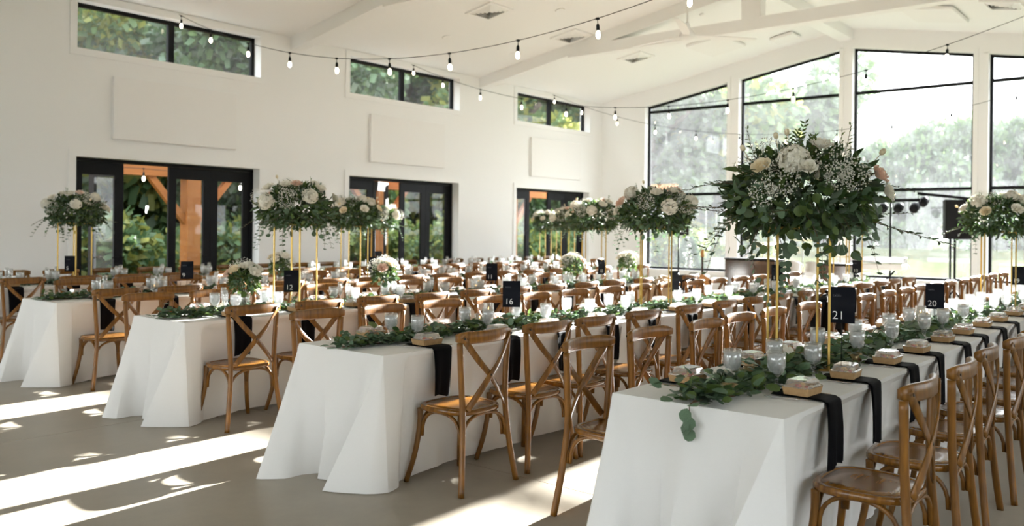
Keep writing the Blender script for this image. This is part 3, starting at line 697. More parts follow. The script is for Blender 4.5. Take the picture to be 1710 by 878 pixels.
# tablecloth: top sheet plus a skirt whose lower edge follows measured folds
def cloth_mesh(seed, front, back):
    q = random.Random(seed); b = MB(); L = TL; W = TW; H = TZ
    # ring nodes: (top x, top y, bottom x, bottom y)
    def lobes(s):
        g = lambda v: v * q.uniform(.85, 1.15)
        return [(.36, 0, .36, .105), (.22, 0, .215, .098), (.10, 0, .14, g(.02)), (.0, 0, .03, g(-.02)), (0, .0, -.07, g(.06)), (0, .012, g(-.2), g(.25)), (0, .14, .05, .28), (0, .28, -.03, .40), (0, .40, g(-.06), .49), (0, .52, .03, .55),
                (0, .66, g(-.07), .62), (0, .75, g(-.22), W - .14), (0, W, g(-.29), W - .02), (.0, W, -.1, W + .09), (.1, W, .12, W + .03), (.3, W, .32, W + .015)]
    inn = .105
    right = [(x, 0, x, inn + .012 * math.sin(x * 9 + seed) + q.uniform(-.012, .012)) for x in np.arange(.45, L - .02, .07)]
    left = [(x, W, x, W + .012 - .012 * math.sin(x * 8 + seed) + q.uniform(-.012, .012)) for x in np.arange(.45, L - .02, .07)]
    if front: chain = right[::-1] + lobes(0) + left
    else: chain = None
    H0 = [0, .012, .03, .08, .16, .26, .38, .5, .62, .74, .86, 1.0]
    def strip(ch, hem):
        # subsample between nodes with Catmull-Rom
        out = []
        for i in range(len(ch) - 1):
            p0, p1, p2, p3 = [np.array(ch[max(0, min(len(ch) - 1, i + d))]) for d in (-1, 0, 1, 2)]
            m = 4 if abs(p2[0] - p1[0]) + abs(p2[1] - p1[1]) < .2 and front else 1
            for k in range(m):
                t = k / m; c = .5 * (2 * p1 + (p2 - p0) * t + (2 * p0 - 5 * p1 + 4 * p2 - p3) * t * t + (3 * p1 - p0 - 3 * p2 + p3) * t ** 3)
                lin = p1 + (p2 - p1) * t; c = .55 * c + .45 * lin; out.append((lin[0], lin[1], c[2], c[3]))
        out.append(ch[-1]); n = len(out); v = []
        for h in H0:
            for j, (tx, ty, bx, by) in enumerate(out):
                e = h ** 1.08 if h > .03 else h
                ey = h ** .5 if ty == 0 and by > .06 and tx > .15 and h > .03 else e
                z = H * (1 - h) if h > .012 else H - (.006 if h > 0 else 0)
                hm = hem(bx, by); z = z * (1 - hm / H) + hm
                rnd = min(1.0, h / .03)
                v.append((tx + (bx - tx) * e, ty + (by - ty) * ey, z if h else H))
        f = [(i * n + j, i * n + j + 1, (i + 1) * n + j + 1, (i + 1) * n + j) for i in range(len(H0) - 1) for j in range(n - 1)]
        b.add(v, f); return out
    hem = lambda x, y: .004 if x < .25 else min(.03, .004 + (x - .25) * .1)
    if front: strip(chain, hem)
    else:
        strip(right[::-1] + [(x, 0, x, inn) for x in (.4, .3, .2, .1, 0)], lambda x, y: .03); strip([(x, W, x, W + .012) for x in (0, .1, .2, .3, .4)] + left, lambda x, y: .03)
    xe = L - .02 + .02
    if back:
        n = 14; strip([(xe, W * i / n, xe + .06 + .05 * math.sin(i * 1.9), W * i / n) for i in range(n + 1)], lambda x, y: .01)
    # gap fill to the end of the sheet and the top sheet itself
    nx, ny = 24, 8
    b.grid(lambda u, v_: (u * L, v_ * W, TZ - .0005 + (.0012 * math.sin(u * 40 + seed) * math.sin(v_ * 9) if 0 < u < 1 and 0 < v_ < 1 else 0)), nx, ny)
    b.grid(lambda u, v_: (right[-1][0] + u * (L - right[-1][0]), (inn * v_ ** .5), TZ * (1 - v_) + .03 * v_), 1, 6)
    b.grid(lambda u, v_: (right[-1][0] + u * (L - right[-1][0]), W + (.012 * v_ ** 1.05), TZ * (1 - v_) + .03 * v_), 1, 6)
    return b.mesh('tablecloth', 'cloth', False)
def smooth_by_angle(me, ang=40):
    sm(me); 
    try: me.set_sharp_from_angle(angle=math.radians(ang))
    except Exception: pass
    return me
tb = MB(); tb.rbox(.03, TL - .01, .03, TW - .03, .72, .755, .008); TBL_TOP = tb.mesh('tabletop', 'whiteplastic')
tb = MB(); 
for y in (.14, TW - .14): tb.tube([(0, y, .0), (0, y, .72)], .014, 6)
tb.tube([(0, .14, .3), (0, TW - .14, .3)], .012, 6); TBL_LEG = tb.mesh('leg_frame', 'chrome', True)
MID = [smooth_by_angle(cloth_mesh(50 + i, False, False)) for i in range(2)]; BACK = smooth_by_angle(cloth_mesh(60, False, True))

# napkins
def napkin_mesh(seed):
    q = random.Random(seed); b = MB(); ph = q.uniform(0, 6)
    pts = [(.235, .004), (.21, .005), (.16, .005), (.1, .005), (.03, .005), (.008, .004), (-.006, -.004), (-.011, -.025), (-.013, -.07), (-.014, -.13), (-.012, -.19), (-.010, -.24), (-.008, -.282)]
    n = 8
    def fn(u, v):
        k = v * (len(pts) - 1); i = min(int(k), len(pts) - 2); t = k - i
        y = pts[i][0] * (1 - t) + pts[i + 1][0] * t; z = pts[i][1] * (1 - t) + pts[i + 1][1] * t
        wd = .078 * (1 + .06 * math.sin(v * 5 + ph)) * (1 if z > -.02 else 1 - .12 * (-z / .28))
        x = (u - .5) * 2 * wd + .012 * math.sin(v * 4 + ph) * v
        if z < -.02: y -= .010 * (-z / .28) * (1 + math.sin(u * 9 + ph)) ; z += .01 * math.sin(u * 4 + ph) * (v > .95)
        elif 0 < u < 1: z += .0025 * (1 + math.sin(u * 11 + ph)) * (y > .18)
        return (x, y, z)
    b.grid(fn, n, 24)
    def fn2(u, v):
        p = fn(u, v); return (p[0] * .9 + .006, p[1] + (-.004 if p[2] < -.01 else 0), p[2] + (.004 if p[2] > -.01 else .012))
    b.grid(fn2, n, 24)
    return smooth_by_angle(b.mesh('napkin', 'napkin'), 60)
NAPS = [napkin_mesh(i) for i in range(4)]
# snack box
def box_parts():
    out = []
    b = MB(); a, c, h = .078, .058, .034; t = .003
    v = []
    for (k, z) in ((.9, 0), (1, h), (.96, h), (.86, .004)): v += [(-a * k, -c * k, z), (a * k, -c * k, z), (a * k, c * k, z), (-a * k, c * k, z)]
    f = [(3, 2, 1, 0), (12, 13, 14, 15)]
    for r_ in range(3):
        for j in range(4): f.append((r_ * 4 + j, r_ * 4 + (j + 1) % 4, r_ * 4 + 4 + (j + 1) % 4, r_ * 4 + 4 + j))
    b.add(v, f); out.append(('tray', b.mesh('tray', 'kraft')))
    b = MB(); v = []
    def rr(a_, c_, z, k=.012): return [(-a_ + k, -c_, z), (a_ - k, -c_, z), (a_, -c_ + k, z), (a_, c_ - k, z), (a_ - k, c_, z), (-a_ + k, c_, z), (-a_, c_ - k, z), (-a_, -c_ + k, z)]
    for a_, c_, z in ((a + .003, c + .003, h - .002), (a + .003, c + .003, h + .003), (a - .006, c - .006, h + .004), (a - .013, c - .013, h + .028), (a - .02, c - .02, h + .032)): v += rr(a_, c_, z)
    f = [(r_ * 8 + j, r_ * 8 + (j + 1) % 8, r_ * 8 + 8 + (j + 1) % 8, r_ * 8 + 8 + j) for r_ in range(4) for j in range(8)] + [tuple(range(32, 40))]
    b.add(v, f); b.tube([(-.02, -c - .002, h + .003), (-.018, -c - .008, h + .012), (.018, -c - .008, h + .012), (.02, -c - .002, h + .003)], .002, 5); out.append(('lid', b.mesh('lid', 'plastic')))
    return out
BOXP = box_parts(); FOOD = []
for s in range(3):
    q = random.Random(s + 3); L = []
    for k, m in enumerate(['food_gold', 'food_red', 'food_cream', 'food_brown', 'food_red', 'food_gold']):
        b = MB(); b.ball((0, 0, 0), q.uniform(.012, .017), 8, 5, None, (1.2, 1, .85)); L.append((b.mesh('fruit_piece', m, True), (-.045 + .045 * (k % 3) + q.uniform(-.006, .006), -.02 + .04 * (k // 3), .022 + q.uniform(0, .006))))
    FOOD.append(L)
FOODJ = MB()
for k, (me, lo) in enumerate(FOOD[0]): FOODJ.m = k % 4; FOODJ.ball(lo, .015, 6, 4, None, (1.2, 1, .85))
FOODJ = FOODJ.mesh('food', ['food_gold', 'food_red', 'food_cream', 'food_brown'], True)
# goblet, flute, tumbler
b = MB(); b.lathe([(.032, 0), (.033, .003), (.012, .008), (.0075, .02), (.008, .036), (.011, .046), (.016, .052), (.030, .066), (.0375, .09), (.038, .115), (.0365, .148), (.0345, .148), (.036, .115), (.0355, .09), (.028, .069), (.012, .056)], 20, None, False); GOB = b.mesh('goblet_glass', 'glassware', True)
b = MB(); b.lathe([(.001, .057), (.012, .0575), (.0275, .07), (.0348, .09), (.0353, .115), (.0347, .132), (.02, .136), (.001, .1345)], 16, None, False); GOBW = b.mesh('iced_water', 'ice', True)
b = MB(); b.lathe([(.03, 0), (.03, .003), (.006, .007), (.004, .05), (.005, .075), (.014, .09), (.022, .12), (.024, .16), (.021, .205), (.0195, .205), (.0225, .16), (.02, .12), (.008, .09)], 16, None, False); FLU = b.mesh('flute_glass', 'glassware', True)
# cutlery
b = MB(); b.sweep(smooth_path([(0, .09, .004), (0, .02, .003), (0, -.035, .006), (0, -.05, .005)], 3), RECT(.008, .002), (0, 0, 1), None)
b.box(-.011, .011, -.062, -.046, .004, .0058)
for x in (-.0095, -.0032, .0032, .0095): b.box(x - .0014, x + .0014, -.1, -.062, .004, .0056)
FORK = b.mesh('fork', 'silver'); 
b = MB(); b.sweep([(0, .1, .002), (0, .0, .002), (0, -.1, .002)], RECT(.012, .002), (0, 0, 1), [(.6, 1), (.8, 1), (1, 1)]); KNIFE = b.mesh('knife', 'bronze')

# ------------------------------------------------------------------ flowers
def rose_mesh(seed, mat):
    q = random.Random(seed); b = MB()
    for layer, (n, r0, h, open_) in enumerate(((3, .012, .034, .05), (4, .02, .036, .2), (5, .029, .035, .45), (6, .038, .03, .8))):
        for k in range(n):
            a0 = 2 * PI * k / n + layer * .7 + q.uniform(-.15, .15); wd = 2.3 / n * 1.25
            def fn(u, v):
                a = a0 + (u - .5) * wd * 2; bulge = math.sin(PI * min(1, v * .9)); edge = 1 - .25 * abs(u - .5) ** 2 * 4
                r = .006 + (r0 - .006) * (v ** .6) * (1 + .15 * bulge) + open_ * .016 * v ** 3
                return (r * math.cos(a), r * math.sin(a), -.012 + (h + .012) * v * edge - open_ * .012 * v ** 3)
            b.grid(fn, 4, 4)
    return b.mesh('rose', mat, True)
ROSES = [rose_mesh(1, 'petal'), rose_mesh(2, 'cream'), rose_mesh(3, 'blush'), rose_mesh(4, 'petal')]
def hydrangea_mesh(seed):
    r = np.random.default_rng(seed); n = 150
    d = r.normal(size=(n, 3)); d[:, 2] = np.abs(d[:, 2]) * 1.1 - .25; d /= np.linalg.norm(d, axis=1, keepdims=True)
    b = MB(); 
    for i in range(n):
        D = Vector(d[i]); T = D.to_track_quat('Z', 'Y').to_matrix().to_4x4(); T.translation = D * .06 * (1 + r.uniform(-.12, .12)); sp = r.uniform(0, 1.5)
        for k in range(4):
            b.add([(0, 0, 0), (.008, .004, .002), (.014, 0, .003), (.008, -.004, .0035)][0:1] + [(.007, .0065, .002), (.0145, .0, .0035), (.007, -.0065, .003)], [(0, 3, 2, 1)], T @ Matrix.Rotation(k * PI / 2 + sp, 4, 'Z'))
    b.ball((0, 0, 0), .046, 10, 8)
    return b.mesh('hydrangea', 'petal', False)
HYD = [hydrangea_mesh(1), hydrangea_mesh(2)]
b = MB(); b.ball((0, 0, .012), .013, 8, 6, None, (1, 1, 1.35)); b.tube([(0, 0, 0), (0, 0, -.09)], .0018, 5); BUD = b.mesh('rosebud', ['cream'], True)
def gyp_mesh(seed, n, R):
    r = np.random.default_rng(seed); d = r.normal(size=(n, 3)); d /= np.linalg.norm(d, axis=1, keepdims=True)
    P = d * (R * r.uniform(.3, 1, n) ** .4)[:, None]
    return cloud_mesh('babys_breath', OCT_V, OCT_F, P, d, r.normal(size=(n, 3)), r.uniform(.0028, .0052, n), ['gyp'])
GYP = [gyp_mesh(1, 260, .085), gyp_mesh(2, 180, .07)]
RLEAF = leaf_mesh('leaf', ROUND_V, ROUND_F, 'euca'); RLEAF2 = leaf_mesh('leaf', ROUND_V, ROUND_F, 'leaf_mid'); LLEAF = leaf_mesh('leaf', LANCE_V, LANCE_F, 'leaf_dark')
def spray_mesh(seed, L, droop, kind, lf=.05):
    """a stem along +y that bends by droop, with paired leaves"""
    q = random.Random(seed); b = MB(); pts = []
    for i in range(9):
        t = i / 8; pts.append((.03 * math.sin(t * 3 + seed), L * t * (1 - .15 * abs(droop) * t), droop * L * t * t))
    b.tube(pts, .0022, 5, [1 - .6 * i / 8 for i in range(9)]); b.m = 1
    bv, bf = (ROUND_V, ROUND_F) if kind == 'round' else (LANCE_V, LANCE_F)
    n = 9 if kind == 'round' else 12
    for k in range(n):
        t = .25 + .75 * k / (n - 1); i = min(7, int(t * 8)); p = Vector(pts[i]).lerp(Vector(pts[i + 1]), t * 8 - i)
        for sg in (-1, 1):
            s = lf * q.uniform(.7, 1.1) * (1 if kind == 'round' else 1.0) * (1 - .35 * t)
            dr = Vector((sg * q.uniform(.6, 1), q.uniform(.3, .9), q.uniform(-.35, .35) + droop * .3)).normalized(); nn = Vector((q.uniform(-.5, .5), q.uniform(-.5, .5), 1)).normalized()
            X = dr.cross(nn).normalized(); Z = X.cross(dr); T = Matrix(((X.x, dr.x, Z.x, p.x), (X.y, dr.y, Z.y, p.y), (X.z, dr.z, Z.z, p.z), (0, 0, 0, 1)))
            b.add([(v[0] * s, v[1] * s, v[2] * s) for v in bv], bf, T)
    return b.mesh('spray', ['twig', {'round': 'euca', 'lance': 'leaf_dark', 'lime': 'leaf_mid'}[kind]], True)
SPR = dict(round=[spray_mesh(i, .3, -.9, 'round', .05) for i in range(3)], lance=[spray_mesh(10 + i, .34, -.35 + .2 * i, 'lance', .055) for i in range(3)], up=[spray_mesh(20 + i, .3, .25, 'lime', .05) for i in range(3)])
def foliage_mesh(seed, n, rad, cz, rz, leaf, mats=('leaf_dark', 'leaf_dark', 'leaf_mid', 'leaf_grey', 'euca'), zmin=-.6):
    r = np.random.default_rng(seed); d = r.normal(size=(n, 3)); d /= np.linalg.norm(d, axis=1, keepdims=True); d[:, 2] = np.where(d[:, 2] < zmin, -d[:, 2], d[:, 2])
    k = r.uniform(.45, 1.0, n) ** .5; lump = 1 + .13 * np.sin(d[:, 0] * 7 + seed) * np.cos(d[:, 1] * 6 + seed * 2)
    P = d * (k * lump)[:, None] * np.array([rad, rad, rz]) + np.array([0, 0, cz])
    D = d * .8 + r.normal(size=(n, 3)) * .55; D[:, 2] -= .15
    return cloud_mesh('foliage', LANCE_V, LANCE_F, P, D, d + r.normal(size=(n, 3)) * .6, r.uniform(.55, 1.25, n) * leaf, list(mats), r.choice(len(mats), n))
def dir_rot(d):  # rotates +z to d
    return Vector(d).to_track_quat('Z', 'Y').to_euler()
def spray_rot(az, tilt): return (Matrix.Rotation(az - PI / 2, 4, 'Z') @ Matrix.Rotation(tilt, 4, 'X')).to_euler()
FOL_T = [foliage_mesh(31 + i, 1650, .355, .15, .225, .085, zmin=-.8) for i in range(3)]
def arrangement(loc, seed, label, rz, spec=None, s=1.0, leaves=0, group='tall centrepiece arrangements'):
    q = random.Random(seed); o = thing('flower_arrangement', label, 'flowers', loc, rz, group)
    o.scale = (s, s, s)
    obj('foliage', FOL_T[seed % 3], o, rot=q.uniform(0, 6), kind='stuff')
    b = MB(); b.lathe([(.001, 0), (.11, 0), (.12, .03), (.09, .1), (.001, .13)], 14); obj('flower_foam', b.mesh('flower_foam', 'leaf_dark', True), o)
    surf = lambda a, e: Vector((.365 * math.cos(e) * math.cos(a), .365 * math.cos(e) * math.sin(a), .15 + .235 * math.sin(e)))
    if spec is None:
        spec = []
        for k in range(18):
            a = k * 2 * PI / 18 * 5 + q.uniform(-.2, .2); e = [.15, .7, .4, 1.05, .3, .9][k % 6] + q.uniform(-.1, .1)
            spec.append((['rose', 'hyd', 'rose', 'gyp', 'rose', 'hyd', 'rose', 'gyp', 'bud'][(k * 4 + seed) % 9], a, e, q.uniform(1.0, 1.3)))
        spec += [('hyd', q.uniform(0, 6), .8, 1), ('gyp', q.uniform(0, 6), .6, 1.2), ('gyp', q.uniform(0, 6), .9, 1.2), ('gyp', q.uniform(0, 6), .5, 1.2)]
    for k, (kd, a, e, sc) in enumerate(spec):
        p = surf(a, e); n = Vector((p.x, p.y, (p.z - .10) * 2.2)).normalized(); rot = dir_rot(n)
        if kd in ('rose', 'cream', 'blush'):
            me = {'cream': ROSES[1], 'blush': ROSES[2]}.get(kd, ROSES[[0, 3, 1, 0, 2][k % 5]]); obj('rose', me, o, p + n * .05, rot, sc * 1.1)
        elif kd == 'white': obj('rose', ROSES[0], o, p + n * .05, rot, sc * 1.1)
        elif kd == 'hyd': obj('hydrangea', HYD[k % 2], o, p + n * .03, rot, sc)
        elif kd == 'gyp': obj('babys_breath', GYP[k % 2], o, p + n * .03, rot, sc, kind='stuff')
        elif kd == 'bud': obj('rosebud', BUD, o, p + n * .11, rot, sc)
    for k in range(14):
        a = k * 2 * PI / 14 + q.uniform(-.2, .2); e = q.uniform(-.15, .15)
        obj('spray', SPR['lance' if k % 2 else 'round'][k % 3], o, (.24 * math.cos(a), .24 * math.sin(a), .07), spray_rot(a, q.uniform(-.3, .15)), q.uniform(.8, 1.1))
    for k in range(7):
        a = q.uniform(0, 6.28); t = q.uniform(.7, 1.3); obj('spray', SPR['up'][k % 3], o, (.12 * math.cos(a), .12 * math.sin(a), .2), spray_rot(a, t), q.uniform(.65, 1.0))
    for k in range(leaves):
        a = q.uniform(0, 6.28); z = q.uniform(-.13, .2); rr = .30 + q.uniform(-.12, .1) if z < .02 else .36 * math.sqrt(max(.1, 1 - ((z - .13) / .2) ** 2)) + .02
        obj('leaf', RLEAF if q.random() < .7 else RLEAF2, o, (rr * math.cos(a), rr * math.sin(a), z), (q.uniform(-2.4, -.6), q.uniform(-.6, .6), a + PI / 2 + q.uniform(-.9, .9)), q.uniform(.04, .068))
    return o
# gold stand
def stand_parts(h=.735, s=.26):
    out = []; t = .0055; a = s / 2
    for x, y in ((-a, -a), (a, -a), (a, a), (-a, a)):
        b = MB(); b.box(x - t, x + t, y - t, y + t, 0, h); out.append(('leg', b.mesh('leg', 'gold')))
    for z, nm in ((0, 'base_frame'), (h - 2 * t, 'top_frame')):
        b = MB()
        for sg in (-1, 1): b.box(-a, a, sg * a - t, sg * a + t, z, z + 2 * t); b.box(sg * a - t, sg * a + t, -a, a, z, z + 2 * t)
        out.append((nm, b.mesh(nm, 'gold')))
    b = MB(); b.box(-a, a, -a, a, h - .002, h + .002); out.append(('top_plate', b.mesh('top_plate', 'gold')))
    return out
STAND = stand_parts()
yaw_r = YAW - PI / 2
STANDS = []
def tall(loc, rz, alabel, slabel, seed, **kw):
    STANDS.append((loc[0], loc[1]))
    o = thing('gold_flower_stand', slabel, 'stand', (loc[0], loc[1], TZ + .002), rz, 'tall gold flower stands')
    for nm, me in STAND: obj(nm, me, o)
    return arrangement((loc[0], loc[1], TZ + .002 + .737), seed, alabel, kw.pop('arot', rz), **kw)
# the big one: flowers where the photograph shows them, on the side of the mound that faces the floor end
CA = math.atan2(-FWD.y, -FWD.x)
sp = [('hyd', CA + .35 * -1 - .05, .62, 1.12), ('white', CA + .12, .95, 1.0), ('cream', CA - .8, .42, .9), ('rose', CA - .22, .38, .8), ('blush', CA + .85, .3, .95), ('white', CA + 1.05, .02, .9),
      ('gyp', CA - .55, .25, 1.15), ('gyp', CA - .75, .0, 1.0), ('gyp', CA + .2, .62, 1.2), ('gyp', CA + .42, .35, 1.2), ('gyp', CA - .9, .8, 1.1), ('gyp', CA + .15, .3, 1.0), ('bud', CA - .7, .85, 1), ('bud', CA - .55, .95, 1.0), ('bud', CA + 1.1, .55, 1.1), ('bud', CA - 1.1, .6, 1),
      ('hyd', CA + 2.6, .6, 1.1), ('rose', CA + 2.1, .4, 1.1), ('white', CA + 3.3, .5, 1.1), ('blush', CA + 3.6, .4, .9), ('gyp', CA + 3.0, .3, 1.2), ('gyp', CA + 3.8, .6, 1.2), ('gyp', CA + 2.3, .1, 1.2)]
big = tall((4.41, 1.72), yaw_r - .12, 'largest white and blush flower mound, on the stand by card 21', 'gold stand beside the card numbered 21', 0, spec=sp, arot=0, leaves=110, s=1.04)
# extra sprays that give the big mound its outline (thrown out to both sides and a spike on top)
for lat, z0, az_off, tilt, kd, sc in ((-.24, .20, PI / 2, .25, 'lance', 1.1), (-.26, .1, PI / 2, -.05, 'lance', 1.15), (.26, .07, -PI / 2, -.35, 'lance', 1.45), (.24, .2, -PI / 2, .3, 'lance', 1.0), (.15, .25, -PI / 2, .9, 'up', 1.0), (-.15, .25, PI / 2, .85, 'up', .9), (0.02, .24, 0, 1.45, 'up', .95), (-.03, .22, PI, 1.35, 'up', .9), (-.2, -.02, PI / 2, -.9, 'round', 1.0), (.12, -.02, -PI / 2, -1.0, 'round', .9), (-.08, -.02, PI, -1.1, 'round', .95)):
    azw = YAW + az_off
    p = RGT0 * lat
    obj('spray', SPR[kd][int(abs(lat * 100)) % 3], big, (p.x, p.y, z0), spray_rot(azw, tilt), sc)
D = 'on the gold stand at the '
for k, (x, r, seed, rz) in enumerate([(9.25, 0, 1, .3), (6.75, 1, 2, .6), (11.9, 1, 1, 1.2), (4.47, 2, 2, .35), (9.05, 2, 0, .8), (7.0, 3, 1, .5), (11.7, 3, 2, .1), (4.52, 4, 0, .45), (9.4, 4, 2, .9), (14.0, 4, 1, .2)]):
    kk = int((x - ROWS[r]['x']) / TL)
    arr = tall((x, ROWS[r]['y'] + .385), rz, 'white flower mound at the ' + where(r, kk), 'gold stand at the ' + where(r, kk), seed, arot=rz * 3, leaves=40 if x < 8 else 8, s=.86)
# bouquets in vases
FOL_B = [foliage_mesh(41 + i, 420, .105, .0, .105, .06, ('leaf_dark', 'leaf_mid', 'leaf_mid', 'euca'), -.5) for i in range(2)]
b = MB(); b.lathe([(.038, 0), (.042, .006), (.044, .05), (.040, .11), (.045, .15), (.042, .15), (.038, .11), (.041, .05), (.036, .008)], 18, None, False); VASE = b.mesh('vase_glass', 'vase', True)
b = MB(); b.lathe([(.001, .008), (.037, .009), (.041, .05), (.039, .085), (.001, .085)], 16, None, False); VWAT = b.mesh('vase_water', 'water', True)
b = MB(); q = random.Random(3)
for k in range(14):
    a = q.uniform(0, 6.28); b.tube([(.02 * math.cos(a), .02 * math.sin(a), .012), (.012 * math.cos(a + 1), .012 * math.sin(a + 1), .12), (.05 * math.cos(a), .05 * math.sin(a), .22)], .003, 5)
VSTEM = b.mesh('stems', 'stem', True)
for k, (x, r, dy) in enumerate([(3.98, 2, .4), (5.62, 2, .52), (8.75, 2, .5), (10.1, 2, .6), (5.9, 3, .4), (3.95, 3, .42)][:5]):
    wh = where(r, min(ROWS[r]['n'] - 1, int((x - ROWS[r]['x']) / TL)))
    if k == 3: x = 10.2
    wh = ['open floor end of the middle row', 'middle row, past the first gold stand', 'third table of the middle row', 'far end of the middle row', 'second table, row second from the doors'][k]
    y = ROWS[r]['y'] + dy
    v = thing('glass_vase', 'clear glass vase holding a bouquet at the ' + wh, 'vase', (x, y, TZ + .001), 0, 'bouquet vases')
    obj('vase_body', VASE, v); obj('water', VWAT, v)
    o = thing('bouquet', 'round white and blush bouquet at the ' + wh, 'flowers', (x, y, TZ + .012), k * 1.3, 'bouquets in vases')
    q = random.Random(k); obj('stems', VSTEM, o, (0, 0, 0)); obj('foliage', FOL_B[k % 2], o, (0, 0, .235), kind='stuff')
    for j in range(9):
        a = j * 2.4 + q.uniform(-.2, .2); e = .35 + .9 * (j / 9); p = Vector((.115 * math.cos(e) * math.cos(a), .115 * math.cos(e) * math.sin(a), .235 + .115 * math.sin(e))); n = (p - Vector((0, 0, .2))).normalized()
        if j % 3 == 0: obj('babys_breath', GYP[1], o, p + n * .03, dir_rot(n), 1.0, kind='stuff')
        else: obj('rose', ROSES[[0, 2, 0, 3, 1][j % 5]], o, p + n * .035, dir_rot(n), 1.05)
    obj('babys_breath', GYP[0], o, (0, 0, .365), scale=.95, kind='stuff')
    for j in range(14):
        a = j * 6.28 / 14; obj('leaf', RLEAF2 if j % 2 else RLEAF, o, (.10 * math.cos(a), .10 * math.sin(a), .17 + .05 * (j % 3)), (-.9, q.uniform(-.4, .4), a - PI / 2), q.uniform(.045, .062))

# ------------------------------------------------------------------ garlands of eucalyptus down the tables
def garland_foliage(seed, n, L, lf):
    r = np.random.default_rng(seed); x = r.uniform(0, L, n); yy = r.normal(size=n) * .058; yy += .02 * np.sin(x * 6 + seed); z = np.abs(r.normal(size=n)) * .026 + .006
    D = np.stack([r.normal(size=n), r.normal(size=n), r.uniform(-.05, .45, n)], 1); k = r.uniform(size=n) < .5
    P = np.stack([x, yy, z], 1)
    return cloud_mesh('foliage', ROUND_V, ROUND_F, P, D, np.stack([r.normal(size=n) * .5, r.normal(size=n) * .5, np.ones(n)], 1), r.uniform(.55, 1.1, n) * lf, ['euca', 'leaf_dark', 'leaf_mid', 'leaf_grey'], r.choice(4, n, p=[.45, .2, .2, .15]))
GARF = [garland_foliage(70 + i, 1050, 2.36, .05) for i in range(3)]
b = MB(); b.tube(smooth_path([(0, .01, .008), (.5, -.03, .01), (1.2, .03, .01), (1.9, -.02, .01), (2.36, 0, .008)]), .005, 5); GSTEM = b.mesh('vine', 'twig', True)
for r, R_ in enumerate(ROWS):
    for k in range(R_['n']):
        x0 = R_['x'] + k * TL + (.03 if k == 0 else 0)
        o = thing('eucalyptus_garland', 'green eucalyptus garland along the ' + where(r, k), 'garland', (x0, R_['y'] + .385, TZ + .001), 0, 'garlands down the tables')
        obj('foliage', GARF[(r + k) % 3], o, kind='stuff'); obj('vine', GSTEM, o)
        nl = {(0, 0): 260, (1, 0): 170, (2, 0): 80, (0, 1): 90, (3, 0): 50, (1, 1): 40}.get((r, k), 0); q = random.Random(r * 10 + k)
        for j in range(nl):
            t = q.random() ** (1.3 if k == 0 else 1); x = t * 2.3; a = q.uniform(0, 6.28)
            big_ = q.uniform(.042, .07) * (1.08 if r == 0 else .98)
            obj('leaf', RLEAF if q.random() < .75 else RLEAF2, o, (x, q.gauss(0, .075), .022 + abs(q.gauss(0, .026))), (q.uniform(-.35, .75), q.uniform(-.5, .5), a), big_)
        if k == 0:  # loose end trailing over the table edge
            ends = [(-.02, -.05, .012, 0), (-.05, .0, .004, 0), (-.062, .005, -.01, 1), (-.064, -.012, -.04, 1), (-.064, -.012, -.085, 1), (-.066, -.0, -.06, 1), (.0, .07, .02, 0), (.02, -.1, .012, 0), (-.03, .09, .012, 0)]
            if r == 0: b = MB(); b.tube(smooth_path([(.12, 0, .012), (.02, -.01, .012), (-.045, 0, .006), (-.062, -.005, -.03), (-.066, -.01, -.10)], 3), .0022, 5); obj('twig', b.mesh('twig', 'twig'), o)
            for (x, y, z, hang) in ends:
                if hang and r: continue
                obj('leaf', RLEAF, o, (x, y, z), (q.uniform(-1.6, -1.2), q.uniform(-.3, .3), PI / 2 + q.uniform(-.6, .6)) if hang else (q.uniform(-.1, .3), q.uniform(-.3, .3), PI / 2 + q.uniform(-1.1, 1.1)), .058)

